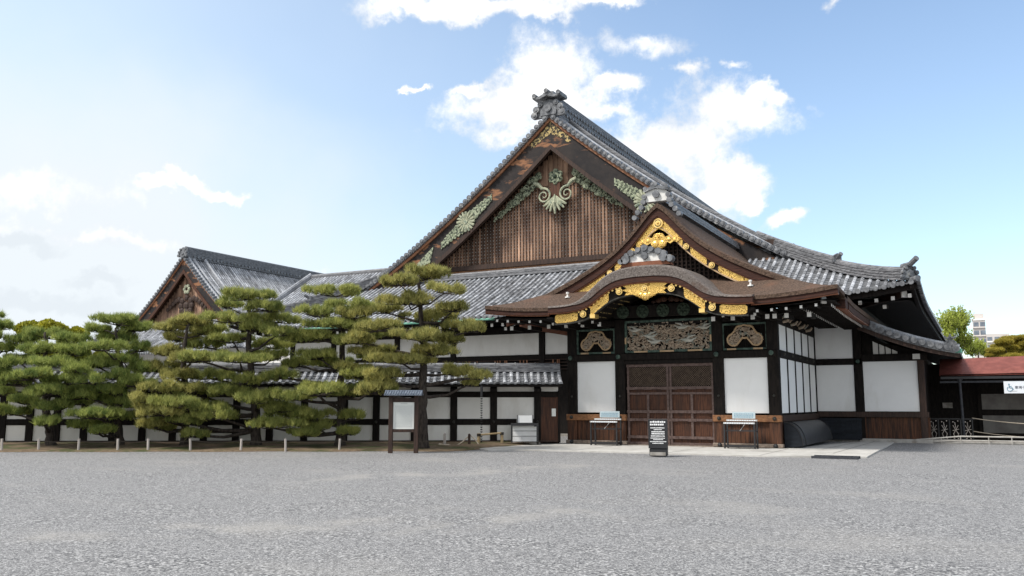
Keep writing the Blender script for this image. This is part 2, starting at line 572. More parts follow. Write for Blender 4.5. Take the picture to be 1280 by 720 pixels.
# ------------------------------------------------------------------ mesh helpers
class MB:
    """collects polygons; build() links them as one mesh object"""

    def __init__(self):
        self.v, self.f, self.mi, self.ti = [], [], [], []
        self.t = 1.0
        self.m = 0

    def add(self, vs, fs):
        o = len(self.v)
        self.v.extend([tuple(map(float, p)) for p in vs])
        for f in fs:
            self.f.append([i + o for i in f])
            self.mi.append(self.m)
            self.ti.append(self.t)
        return self

    def box(self, x0, x1, y0, y1, z0, z1):
        p = [(x, y, z) for z in (z0, z1) for y in (y0, y1) for x in (x0, x1)]
        return self.add(p, [(0, 2, 3, 1), (4, 5, 7, 6), (0, 1, 5, 4), (2, 6, 7, 3), (0, 4, 6, 2), (1, 3, 7, 5)])

    def fbox(self, O, U, V, u0, u1, v0, v1, z0, z1):
        """box in a frame: origin O, horizontal axes U, V"""
        O, U, V = np.array(O), np.array(U), np.array(V)
        p = [O + U * u + V * v + np.array([0, 0, z]) for z in (z0, z1) for v in (v0, v1) for u in (u0, u1)]
        return self.add(p, [(0, 2, 3, 1), (4, 5, 7, 6), (0, 1, 5, 4), (2, 6, 7, 3), (0, 4, 6, 2), (1, 3, 7, 5)])

    def bar(self, a, b, w, h=None, up=(0, 0, 1)):
        a, b = np.array(a, float), np.array(b, float)
        h = h or w
        t = b - a
        t = t / np.linalg.norm(t)
        s = np.cross(t, up)
        if np.linalg.norm(s) < 1e-4:
            s = np.cross(t, (1, 0, 0))
        s = s / np.linalg.norm(s)
        n = np.cross(s, t)
        p = []
        for c in (a, b):
            for (i, j) in ((-1, -1), (1, -1), (1, 1), (-1, 1)):
                p.append(c + s * i * w / 2 + n * j * h / 2)
        return self.add(p, [(0, 3, 2, 1), (4, 5, 6, 7), (0, 1, 5, 4), (1, 2, 6, 5), (2, 3, 7, 6), (3, 0, 4, 7)])

    def tube(self, pts, rad, n=8, caps=True):
        pts = [np.array(p, float) for p in pts]
        if np.isscalar(rad):
            rad = [rad] * len(pts)
        rings = []
        ref = np.array([0.13, 0.29, 0.95])
        for i, p in enumerate(pts):
            t = pts[min(i + 1, len(pts) - 1)] - pts[max(i - 1, 0)]
            t = t / (np.linalg.norm(t) + 1e-9)
            s = np.cross(t, ref)
            if np.linalg.norm(s) < .15:
                s = np.cross(t, (1, 0, 0))
            s /= np.linalg.norm(s)
            q = np.cross(s, t)
            rings.append([p + (s * math.cos(a) + q * math.sin(a)) * rad[i] for a in [2 * math.pi * k / n for k in range(n)]])
        vs = [v for r in rings for v in r]
        fs = []
        for i in range(len(pts) - 1):
            for k in range(n):
                fs.append((i * n + k, i * n + (k + 1) % n, (i + 1) * n + (k + 1) % n, (i + 1) * n + k))
        if caps:
            fs.append(tuple(range(n - 1, -1, -1)))
            fs.append(tuple((len(pts) - 1) * n + k for k in range(n)))
        return self.add(vs, fs)

    def disc(self, c, axis, r, h, n=12):
        """short cylinder centred on c along axis"""
        c, axis = np.array(c, float), np.array(axis, float)
        axis = axis / np.linalg.norm(axis)
        return self.tube([c - axis * h / 2, c + axis * h / 2], r, n)

    def ball(self, c, r, n=8, m=6, s=(1, 1, 1)):
        c = np.array(c, float)
        vs = [c + np.array([0, 0, -r * s[2]])]
        for i in range(1, m):
            a = -math.pi / 2 + math.pi * i / m
            for k in range(n):
                b = 2 * math.pi * k / n
                vs.append(c + np.array([r * s[0] * math.cos(a) * math.cos(b), r * s[1] * math.cos(a) * math.sin(b), r * s[2] * math.sin(a)]))
        vs.append(c + np.array([0, 0, r * s[2]]))
        fs = []
        for k in range(n):
            fs.append((0, 1 + (k + 1) % n, 1 + k))
            for i in range(m - 2):
                a = 1 + i * n
                fs.append((a + k, a + (k + 1) % n, a + n + (k + 1) % n, a + n + k))
            a = 1 + (m - 2) * n
            fs.append((a + k, a + (k + 1) % n, len(vs) - 1))
        return self.add(vs, fs)

    def prism(self, poly, O, U, W, d0, d1):
        """polygon (u, z) in the plane O + U*u + Z*z, extruded along W from d0 to d1"""
        O, U, W = np.array(O, float), np.array(U, float), np.array(W, float)
        Zv = np.array([0, 0, 1.0])
        n = len(poly)
        vs = [O + U * u + Zv * z + W * d0 for u, z in poly] + [O + U * u + Zv * z + W * d1 for u, z in poly]
        fs = [tuple(range(n - 1, -1, -1)), tuple(range(n, 2 * n))]
        fs += [(i, (i + 1) % n, n + (i + 1) % n, n + i) for i in range(n)]
        return self.add(vs, fs)

    def strip(self, top, bot, W, d):
        """ribbon between two polylines of 3-D points, thickened by d along W"""
        W = np.array(W, float)
        n = len(top)
        vs = []
        for a, b in zip(top, bot):
            a, b = np.array(a, float), np.array(b, float)
            vs += [a, b, a + W * d, b + W * d]
        fs = []
        for i in range(n - 1):
            p, q = 4 * i, 4 * (i + 1)
            fs += [(p, p + 1, q + 1, q), (p + 2, q + 2, q + 3, p + 3), (p, q, q + 2, p + 2), (p + 1, p + 3, q + 3, q + 1)]
        fs += [(0, 2, 3, 1), (4 * n - 4, 4 * n - 3, 4 * n - 1, 4 * n - 2)]
        return self.add(vs, fs)

    def sweep(self, path, prof, scale=None):
        """profile (side, up) swept along a path with vertical up"""
        path = [np.array(p, float) for p in path]
        k = len(prof)
        vs = []
        for i, p in enumerate(path):
            t = path[min(i + 1, len(path) - 1)] - path[max(i - 1, 0)]
            s = np.array([t[1], -t[0], 0])
            s /= np.linalg.norm(s) + 1e-9
            k_ = scale[i] if scale is not None else 1.0
            vs += [p + s * a * (.5 + .5 * k_) + np.array([0, 0, b * k_]) for a, b in prof]
        fs = []
        for i in range(len(path) - 1):
            for j in range(k):
                fs.append((i * k + j, i * k + (j + 1) % k, (i + 1) * k + (j + 1) % k, (i + 1) * k + j))
        fs += [tuple(range(k - 1, -1, -1)), tuple((len(path) - 1) * k + j for j in range(k))]
        return self.add(vs, fs)

    def build(self, name, mats, parent=None, origin=None, smooth=False, bevel=0):
        me = bpy.data.meshes.new(name)
        off = np.zeros(3)
        if parent is not None:
            off = np.array(world_loc(parent))
        elif origin is not None:
            off = np.array(origin, float)
        me.from_pydata([(a - off[0], b - off[1], c - off[2]) for a, b, c in self.v], [], self.f)
        if not isinstance(mats, (list, tuple)):
            mats = [mats]
        for m_ in mats:
            me.materials.append(m_)
        if max(self.mi, default=0):
            me.polygons.foreach_set('material_index', self.mi)
        a = me.attributes.new('tint', 'FLOAT', 'FACE')
        a.data.foreach_set('value', np.array(self.ti, dtype=np.float32))
        if smooth:
            me.polygons.foreach_set('use_smooth', [True] * len(self.f))
        me.update()
        return link(name, me, parent, origin, bevel)


def link(name, me, parent=None, origin=None, bevel=0):
    o = bpy.data.objects.new(name, me)
    COL.objects.link(o)
    if parent is not None:
        o.parent = parent
    elif origin is not None:
        o.location = origin
    if bevel:
        b = o.modifiers.new('bevel', 'BEVEL')
        b.width = bevel
        b.segments = 1
        b.limit_method = 'ANGLE'
    return o


def world_loc(o):
    p = Vector((0, 0, 0))
    while o is not None:
        p += o.location
        o = o.parent
    return p


def quads_obj(name, V, tint, mats, parent=None, origin=None, k=4):
    """V: (n, k, 3) unshared polygons"""
    n = len(V)
    off = np.zeros(3)
    if parent is not None:
        off = np.array(world_loc(parent))
    elif origin is not None:
        off = np.array(origin, float)
    me = bpy.data.meshes.new(name)
    me.vertices.add(n * k)
    me.vertices.foreach_set('co', (V - off).reshape(-1).astype(np.float32))
    me.loops.add(n * k)
    me.loops.foreach_set('vertex_index', np.arange(n * k, dtype=np.int32))
    me.polygons.add(n)
    me.polygons.foreach_set('loop_start', np.arange(0, n * k, k, dtype=np.int32))
    me.materials.append(mats)
    a = me.attributes.new('tint', 'FLOAT', 'FACE')
    a.data.foreach_set('value', np.asarray(tint, dtype=np.float32))
    me.update(calc_edges=True)
    return link(name, me, parent, origin)


def thing(name, label, cat, loc=(0, 0, 0), group=None):
    o = bpy.data.objects.new(name, None)
    COL.objects.link(o)
    o.location = loc
    o.empty_display_size = .2
    return tag(o, label, cat, group)


def tag(o, label, cat, group=None):
    o['label'] = label
    o['category'] = cat
    if group:
        o['group'] = group
    return o


def struct(o):
    o['kind'] = 'structure'
    return o


def tagstuff(o, label, cat):
    o['kind'] = 'stuff'
    return tag(o, label, cat)


XA, YA, ZA = np.array([1., 0, 0]), np.array([0, 1., 0]), np.array([0, 0, 1.])


# ------------------------------------------------------------------ tiled roof surface
def tile_rows(O, U, V, h, us, trange, lift=None, spacing=.33, r=.088, seg=.36, deck=True):
    """rows of round tiles with stepped pans between them; returns quads and tints"""
    O, U, V = np.array(O, float), np.array(U, float), np.array(V, float)
    lift = lift or (lambda u, t: 0 * t)
    Q, T = [], []

    def P(u, t, dz=0.0):
        t = np.asarray(t, float)
        return O + U * u + V * t[:, None] + ZA * (h(t) + lift(u, t) + dz)[:, None]
    ths = np.radians([-8, 42, 90, 138, 188])
    for u in us:
        t0, t1 = trange(u)
        if t1 - t0 > .15:
            n = max(1, int(round((t1 - t0) / seg)))
            t = np.linspace(t0, t1, n + 1)
            p = P(u, t) + U * rng.normal(0, .010) + rng.normal(0, .006, (n + 1, 1)) * U
            a, b = p[:-1], p[1:]
            T3 = b - a
            T3 /= np.linalg.norm(T3, axis=1)[:, None]
            Nn = np.cross(U, T3)
            Nn *= np.sign(Nn[:, 2])[:, None]
            jit = 1 + .05 * rng.standard_normal(n)[:, None]
            off = [(U * math.cos(th))[None] * r + Nn * (math.sin(th) * r) for th in ths]
            tint = np.clip(rng.normal(1.05, .27, n) + rng.normal(0, .10), .4, 1.8)
            for k in range(4):
                Q.append(np.stack([a + off[k] * jit * 1.06, a + off[k + 1] * jit * 1.06, b + off[k + 1] * .9, b + off[k] * .9], 1))
                T.append(tint)
            # lower end cap of every tile (visible step, and the disc at the eave)
            c = a - T3 * .004
            for k in (0, 2):
                Q.append(np.stack([c + off[k] * 1.06, c + off[k + 1] * 1.06, c + off[k + 2] * 1.06, c], 1))
                T.append(tint * .8)
        # pan to the right of the row
        u2 = u + spacing
        t0b, t1b = trange(u + spacing / 2)
        if t1b - t0b > .15:
            n = max(1, int(round((t1b - t0b) / (seg * .75))))
            t = np.linspace(t0b, t1b, n + 1)
            ua, um, ub = u + r * .8, u + spacing / 2, u2 - r * .8
            lo = [P(x, t[:-1], d) for x, d in ((ua, .035), (um, .012), (ub, .035))]
            hi = [P(x, t[1:], d) for x, d in ((ua, -.005), (um, -.03), (ub, -.005))]
            lb = [x - ZA * .045 for x in lo]
            tint = np.clip(rng.normal(.42, .12, n), .18, .9)  # pans tinted well below the rows: shade between rows put into the colour
            for k in (0, 1):
                Q.append(np.stack([lo[k], lo[k + 1], hi[k + 1], hi[k]], 1))
                T.append(tint)
                Q.append(np.stack([lb[k], lb[k + 1], lo[k + 1], lo[k]], 1))
                T.append(tint * .8)
    return Q, T


def eave_discs(mb, O, U, V, h, us, t0f, lift, r=.105):
    for u in us:
        t0 = t0f(u)
        p = np.array(O, float) + np.array(U) * u + np.array(V) * t0 + ZA * (float(h(t0)) + float(lift(u, np.array([t0]))[0]) + .02)
        mb.disc(p - np.array(V) * .05, V, r, .14, 10)


def ridge_prof(w, hgt, cap=.12):
    """stacked ridge courses with a rounded cap tile"""
    pts = []
    n = max(2, int(hgt / .11))
    for i in range(n):
        z0, z1 = hgt * i / n, hgt * (i + 1) / n
        ww = w * (1 - .25 * i / n)
        pts += [(ww, z0 + .004), (ww, z1 - .025), (ww - .045, z1 - .02), (ww - .045, z1)]
    top = [(cap * math.cos(a), hgt + cap * .9 * math.sin(a)) for a in np.radians([0, 40, 90, 140, 180])]
    right = pts
    left = [(-a, b) for a, b in reversed(pts)]
    return right + top + left


def oni(root, name, c, U, W, s, mats=('tiled', 'tiled'), horns=True, xs_=1.0, zs=1.0):
    """ridge-end ornament: shouldered plate with curls, a round boss and a little cap roof; W points at the viewer"""
    c = np.array(c, float)
    U, W = np.array(U, float), np.array(W, float)
    mb = MB()
    outline = [(-.62, 0), (-.72, .12), (-.60, .25), (-.66, .42), (-.52, .52), (-.50, .72), (-.36, .86), (-.20, .98), (0, 1.06),
               (.20, .98), (.36, .86), (.50, .72), (.52, .52), (.66, .42), (.60, .25), (.72, .12), (.62, 0)]
    mb.prism([(a * s * xs_, b * s * zs) for a, b in outline], c, U, W, -.16 * s, .0)
    for a, b, r in ((-.60, .16, .17), (.60, .16, .17), (-.52, .50, .16), (.52, .50, .16), (-.34, .80, .13), (.34, .80, .13)):
        mb.disc(c + U * a * s * xs_ + ZA * b * s * zs + W * .02 * s, W, r * s, .18 * s, 10)
        mb.disc(c + U * a * s * xs_ + ZA * b * s * zs + W * .10 * s, W, r * s * .5, .08 * s, 8)
    rt = mb.build(name, M[mats[0]], root)
    f = MB()
    f.prism([(-.40 * s, .08 * s), (-.42 * s, .30 * s), (-.2 * s, .62 * s), (0, .70 * s), (.2 * s, .62 * s), (.42 * s, .30 * s), (.40 * s, .08 * s)], c, U, W, .002, .06 * s)
    f.build('face_plate', M[mats[1]], rt)
    g = MB()
    g.disc(c + ZA * .38 * s + W * .09 * s, W, .17 * s, .10 * s, 12)
    g.build('boss', M['tiled'], rt)
    if horns:
        h = MB()
        # small curved cap roof with three cylinder ends
        k = [(-.62, 1.22), (-.34, 1.20), (0, 1.42), (.34, 1.20), (.62, 1.22), (.60, 1.10), (.3, 1.06), (0, 1.22), (-.3, 1.06), (-.60, 1.10)]
        h.prism([(a * s * xs_, b * s * zs) for a, b in k], c, U, W, -.5 * s, .25 * s)
        for a, b in ((-.52, 1.27), (.52, 1.27), (0, 1.48)):
            p = c + U * a * s * xs_ + ZA * b * s * zs
            h.tube([p - W * .5 * s, p + W * .32 * s], .105 * s, 10)
        h.prism([(-.3 * s, .98 * s), (-.26 * s, 1.2 * s), (.26 * s, 1.2 * s), (.3 * s, .98 * s)], c, U, W, -.3 * s, .05 * s)
        h.build('cap_roof', M[mats[0]], rt)
    return rt


# ------------------------------------------------------------------ ground
g = MB()
g.add([(-1500, -200, 0), (1500, -200, 0), (1500, 2500, 0), (-1500, 2500, 0)], [(0, 1, 2, 3)])
struct(g.build('ground', M['gravel']))

WD = np.array([-19.86, -11.44, 0]) / math.hypot(19.86, 11.44)      # the tile-capped wall runs this way (to the left)
WN = np.array([WD[1], -WD[0], 0]) * -1
if WN @ np.array([0, -1, 0]) < 0:
    WN = -WN
W0 = np.array([-14.72, 31.28, 0])


def wu(px):
    """distance along the wall for an image column"""
    d = ray(px, 530)
    A = np.array([[d[0], -WD[0]], [d[1], -WD[1]]])
    t, u = np.linalg.solve(A, W0[:2] - CAM[:2])
    return u


# planting bed between the gravel and the wall
bed = MB()
cols = 60
us = np.linspace(.9, 34, cols)
prof = [(4.55, .0), (4.40, .05), (3.4, .08), (2.2, .12), (1.0, .13), (.1, .14)]
vs, fs = [], []
for i, u in enumerate(us):
    for j, (d, z) in enumerate(prof):
        e = .12 * math.sin(u * 1.7) + .06 * math.sin(u * 4.1 + 1) if j < 2 else 0
        dd = d + e
        if j == 0:
            dd = d + e
        fade = min(1.0, max(0.10, (u - .9) / 3.0))
        vs.append(W0 + WD * u + WN * (dd * (fade if d > 1 else 1)) + ZA * (z + .004 + (.02 * math.sin(u * 3 + d * 5) if 0 < j < 5 else 0)))
for i in range(cols - 1):
    for j in range(len(prof) - 1):
        a = i * len(prof) + j
        fs.append((a, a + 1, a + len(prof) + 1, a + len(prof)))
bed.add(vs, fs)
struct(bed.build('soil', M['soil'], smooth=True))

# stone paving before the porch
pv = MB()
poly = [(-15.05, 26.1), (-14.4, 26.75), (-11.0, 27.05), (-5.83, 27.15), (-3.15, 28.08), (-3.35, 39.4), (-4.6, 39.45), (-6.3, 31.7), (-14.7, 31.6), (-16.0, 30.4), (-16.6, 28.5), (-15.9, 26.9)]
n = len(poly)
pv.add([(x, y, 0.0) for x, y in poly] + [(x, y, .045) for x, y in poly], [tuple(range(n, 2 * n))] + [(i, (i + 1) % n, n + (i + 1) % n, n + i) for i in range(n)])
struct(pv.build('pavement', M['paving']))
jn = MB()
for a, b in (((-14.9, 28.6), (-3.2, 29.5)), ((-4.3, 29.4), (-4.1, 39.3)), ((-5.0, 31.8), (-4.6, 39.3)), ((-12.3, 27.0), (-12.3, 31.5)), ((-9.0, 27.1), (-9.0, 31.5)), ((-6.1, 27.2), (-6.1, 31.6)), ((-4.9, 33.6), (-3.3, 33.8)), ((-4.9, 36.6), (-3.35, 36.8))):
    a, b = np.array([*a, .049]), np.array([*b, .049])
    t = (b - a) / np.linalg.norm(b - a)
    s = np.array([t[1], -t[0], 0]) * .012
    jn.add([a - s, a + s, b + s, b - s], [(0, 1, 2, 3)])
struct(jn.build('pavement_joints', M['joint']))

gr = MB()
for i in range(14):
    x = -4.55 + i * .09
    gr.box(x, x + .05, 27.25, 27.75, .002, .07)
gr.box(-4.6, -3.3, 27.2, 27.26, .002, .072)
gr.box(-4.6, -3.3, 27.74, 27.8, .002, .072)
tag(gr.build('drain_grate', M['grate'], origin=(-3.95, 27.5, 0)), 'dark flat iron grate on the gravel at the right corner of the paving', 'grate')


# ------------------------------------------------------------------ main hall
XC, HW = -20.8, 18.8
EY, VY, RY = 37.3, 43.0, 86.0           # front eave, front verge, rear verge
EZ = 5.9


def hh(t):
    t = np.asarray(t, float)
    return .408 * t + .01257 * t * t


hall = thing('palace_hall', 'largest hall with big brown lattice gable and long grey tile roof above the porch', 'palace hall', (XC, 40, 0))


def corner_lift(half, L=.5, reach=7.0, depth=5.0):
    return lambda u, t: L * np.maximum(0, (np.abs(u) - (half - reach)) / reach) ** 2.3 * np.maximum(0, 1 - np.asarray(t, float) / depth)


liftF = corner_lift(HW)
SIDE = (RY + (VY - EY)) - EY            # length of the side eaves
liftS_raw = corner_lift(SIDE / 2)


def liftS(u, t):
    return liftS_raw(u - SIDE / 2, t)


def build_hall_roof(root, xc, hw, ey, vy, ry, ez, h, zfun_lift=.5, seg=.36, left_seg=.9, top_t=6.9):
    lf = corner_lift(hw, zfun_lift)
    side = (ry + (vy - ey)) - ey
    lsr = corner_lift(side / 2, zfun_lift)
    ls = lambda u, t: lsr(u - side / 2, t)
    sb = vy - ey
    Q, T = [], []
    us = np.arange(-hw + .1, hw, .33)
    a, b = tile_rows((xc, ey, ez), XA, YA, h, us, lambda u: (0, min(hw - abs(u), top_t)), lf, seg=seg)
    Q += a
    T += b
    us2 = np.arange(.12, side, .33)

    def tr(u):
        if u < sb:
            return (0, u)
        if u > side - sb:
            return (0, side - u)
        return (0, hw)
    for O, V, sg in (((xc + hw, ey, ez), -XA, seg), ((xc - hw, ey, ez), XA, left_seg)):
        a, b = tile_rows(O, YA, V, h, us2, tr, ls, seg=sg)
        Q += a
        T += b
    roof = quads_obj('roof', np.concatenate(Q), np.concatenate(T), M['tile'], root)
    d = MB()
    # roof deck under the tiles: front skirt, both sides (stops light and gaps)
    for O, U, V, half, tmax, lff, uc in (((xc, ey, ez), XA, YA, hw, top_t, lf, 0), ((xc + hw, ey, ez), YA, -XA, side / 2, hw, ls, side / 2), ((xc - hw, ey, ez), YA, XA, side / 2, hw, ls, side / 2)):
        O = np.array(O, float)
        nu, ntt = 40, 12
        tt = np.linspace(0, tmax, ntt)
        vs, fs = [], []
        for i in range(nu + 1):
            for t in tt:
                lim = half - t if (uc == 0 or t < sb) else half - sb
                u = uc + (2 * i / nu - 1) * max(lim, 0)
                z = float(h(t)) + float(lff(u, np.array([t]))[0]) - .07
                vs.append(O + U * u + V * t + ZA * z)
        for i in range(nu):
            for j in range(ntt - 1):
                p = i * ntt + j
                fs.append((p, p + 1, p + ntt + 1, p + ntt))
        d.add(vs, fs)
    d.build('roof_deck', M['dark'], roof)
    e = MB()
    eave_discs(e, (xc, ey, ez), XA, YA, h, us, lambda u: 0.0, lf)
    eave_discs(e, (xc + hw, ey, ez), YA, -XA, h, us2[:60], lambda u: 0.0, ls)
    e.build('eave_tile_ends', M['tiled'], roof)['kind'] = 'stuff'
    return roof, lf, ls, side


roof, liftF, liftS, SIDE = build_hall_roof(hall, XC, HW, EY, VY, RY, EZ, hh)


def sideX(t, sgn):
    return XC + sgn * (HW - t)


# verge: scalloped tile ends facing the front, with a raised edge row
def verge(root, roof, xc, hw, vy, ez, h, t0, sp=.34, r=.16):
    for sgn in (1, -1):
        v = MB()
        # arc-length spaced discs
        ts = np.linspace(t0, hw, 400)
        zz = h(ts)
        sarc = np.concatenate([[0], np.cumsum(np.hypot(np.diff(ts), np.diff(zz)))])
        for s in np.arange(.15, sarc[-1], sp):
            t = float(np.interp(s, sarc, ts))
            z = ez + float(h(t))
            x = xc + sgn * (hw - t)
            v.t = 1
            v.tube([(x, vy - .16, z + .02), (x, vy + .75, z + .07)], r, 10)
            v.ball((x, vy - .17, z + .02), r * .62, 8, 4, (1, .35, 1))
        v.build('verge_tiles', M['tiled'], roof)
        # flat drip tiles between the discs
        p = MB()
        top = [(xc + sgn * (hw - t), vy - .10, ez + float(h(t)) + .05) for t in np.linspace(t0, hw, 40)]
        bot = [(a, b, c - .20) for a, b, c in top]
        p.strip(top, bot, (0, 1, 0), .1)
        p.build('verge_drip_tiles', M['ridge'], roof)
        # two half-round rows running up the verge, just behind the edge
        q = MB()
        for yy in (.38, 1.0):
            rr_ = .18 * np.clip(np.linspace(.2, 5, 40), 0, 1)
            path = [(xc + sgn * (hw - t), vy + yy, ez + float(h(t)) + .10) for t in np.linspace(t0, hw, 40)]
            q.tube(path, rr_, 8)
        q.build('verge_edge_rows', M['tile'], roof)


verge(hall, roof, XC, HW, VY, EZ, hh, 5.4)

# ridges
rd = MB()
path = [(XC, y, EZ + float(hh(HW)) - .25) for y in np.linspace(VY + .3, RY - .3, 24)]
rd.sweep(path, ridge_prof(.42, 1.45, .17))
ridge = rd.build('main_ridge', M['ridge'], roof)
rd2 = MB()
for y in np.arange(VY + 1, RY - 1, .42):
    for zz in (.55, .95):
        rd2.disc((XC + .40 - (.03 if zz > .6 else 0), y, EZ + float(hh(HW)) - .25 + zz), (1, 0, 0), .09, .14, 8)
rd2.build('ridge_bosses', M['tiled'], roof)['kind'] = 'stuff'
for sgn in (1, -1):
    m_ = MB()
    ts = np.linspace(HW - .4, 6.4, 26)
    path = [(sideX(t, sgn), VY + 2.0, EZ + float(hh(t)) + .02) for t in ts]
    m_.sweep(path, ridge_prof(.22, .50, .11))
    m_.build('descending_ridge', M['ridge'], roof)
    oni(roof, 'descending_ridge_ornament', (sideX(6.25, sgn), VY + 1.95, EZ + float(hh(6.2)) + .02), XA, -YA, .55)
    # hip ridge from the verge foot down to the upturned corner
    hp = MB()
    ts = np.linspace(7.8, .25, 30)
    path = []
    for t in ts:
        u = HW - t
        path.append((sideX(t, sgn), EY + t, EZ + float(hh(t)) + float(liftF(u, np.array([t]))[0]) + .05))
    hp.sweep(path, ridge_prof(.21, .46, .11), np.clip(np.linspace(.75, 1.6, 30), 0, 1))
    hp.build('hip_ridge', M['ridge'], roof)
    hp2 = MB()
    path2 = [(a, b, c + .40) for a, b, c in path[:18]]
    hp2.sweep(path2, ridge_prof(.15, .20, .09))
    hp2.build('upper_hip_ridge', M['ridge'], roof)
    cx, cy, cz = path[-1]
    dgn = np.array([sgn, -1, 0]) / math.sqrt(2)
    pdg = np.array([1, sgn, 0]) / math.sqrt(2)
    oni(roof, 'corner_ornament', np.array([cx, cy, cz + .02]), pdg, dgn, .60, horns=False)
    t_ = MB()
    p0 = np.array([cx, cy, cz + .62])
    t_.tube([p0 - dgn * .4, p0 + dgn * .05 + ZA * .02, p0 + dgn * .42 + ZA * .22], [.11, .11, .11], 10)
    t_.tube([p0 + dgn * .1 - ZA * .62, p0 + dgn * .42 - ZA * .60], .13, 10)
    t_.build('corner_spout_tile', M['tiled'], roof)
    p1 = np.array(path2[-1])
    u_ = MB()
    u_.tube([p1 - dgn * .3 + ZA * .15, p1 + ZA * .18, p1 + dgn * .3 + ZA * .36], [.10, .10, .10], 8)
    u_.prism([(-.22, 0), (-.2, .3), (0, .42), (.2, .3), (.22, 0)], p1, pdg, dgn, -.1, .05)
    u_.build('hip_ridge_ornament', M['tiled'], roof)
oni(roof, 'ridge_ornament', (XC, VY - .12, EZ + float(hh(HW)) - .15), XA, -YA, 1.22, xs_=1.2, zs=.80)

# gable: bargeboards, copper-brown edging, lattice, pendant
gable = MB()
GY = VY + 1.15


def zr(x):
    return EZ + float(hh(HW - abs(x - XC)))


BW = 1.62                                   # depth of the bargeboard, measured vertically


def zin(x):
    k = abs(x - XC)
    return zr(x) - .42 - BW - .10 * min(k, 6) / 6


gb = MB()
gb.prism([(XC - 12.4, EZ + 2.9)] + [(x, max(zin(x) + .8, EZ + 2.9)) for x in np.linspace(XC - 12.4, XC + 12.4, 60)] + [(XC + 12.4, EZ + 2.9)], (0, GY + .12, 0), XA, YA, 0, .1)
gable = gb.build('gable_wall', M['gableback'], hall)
lat = MB()
zb = EZ + 3.95
for x in np.arange(XC - 11.6, XC + 11.61, .205):
    zt = min(zin(x - .05), zin(x + .05)) + .5
    if zt > zb + .05:
        lat.t = float(np.clip(rng.normal(1.0, .40), .35, 2.0))
        lat.box(x - .056, x + .056, GY - .06, GY + .05, zb, zt)
lat.build('lattice_bars', M['gable'], gable)
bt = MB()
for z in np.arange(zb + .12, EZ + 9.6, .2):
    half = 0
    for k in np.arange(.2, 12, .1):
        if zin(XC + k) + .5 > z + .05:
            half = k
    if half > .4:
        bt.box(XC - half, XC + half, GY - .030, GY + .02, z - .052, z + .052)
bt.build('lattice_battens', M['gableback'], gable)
bk_ = MB()
bk_.prism([(-11.6, zb)] + [(u, max(zb, zin(XC + u) + .4)) for u in np.linspace(-11.6, 11.6, 60)] + [(11.6, zb)], (XC, GY + .025, 0), XA, YA, 0, .03)
bk_.build('lattice_backing', M['batten'], gable)
pk = MB()
for i, x in enumerate(np.arange(XC - 1.9, XC + 1.9, .32)):
    zt = zin(x + .16) + .4
    if zt > EZ + 8.2:
        pk.t = float(np.clip(rng.normal(1.25, .3), .7, 1.9))
        pk.box(x, x + .29, GY - .10, GY - .056, EZ + 8.15 + .1 * (i % 2), zt)
pk.build('gable_boards', M['gable'], gable)
be = MB()
be.box(XC - 12.2, XC + 12.2, GY - .30, GY + .05, zb - .30, zb - .02)
be.build('gable_beam', M['darkbrown'], gable)
be = MB()
be.box(XC - 12.5, XC + 12.5, GY - .22, GY + .1, zb - .72, zb - .31)
be.build('gable_base_board', M['orange'], gable)
rb = MB()
rb.sweep([(x, GY - .55, EZ + float(hh(6.3)) - .02) for x in np.linspace(XC - 12.0, XC + 12.0, 4)], ridge_prof(.24, .32, .12))
rb.build('gable_foot_ridge', M['ridge'], roof)
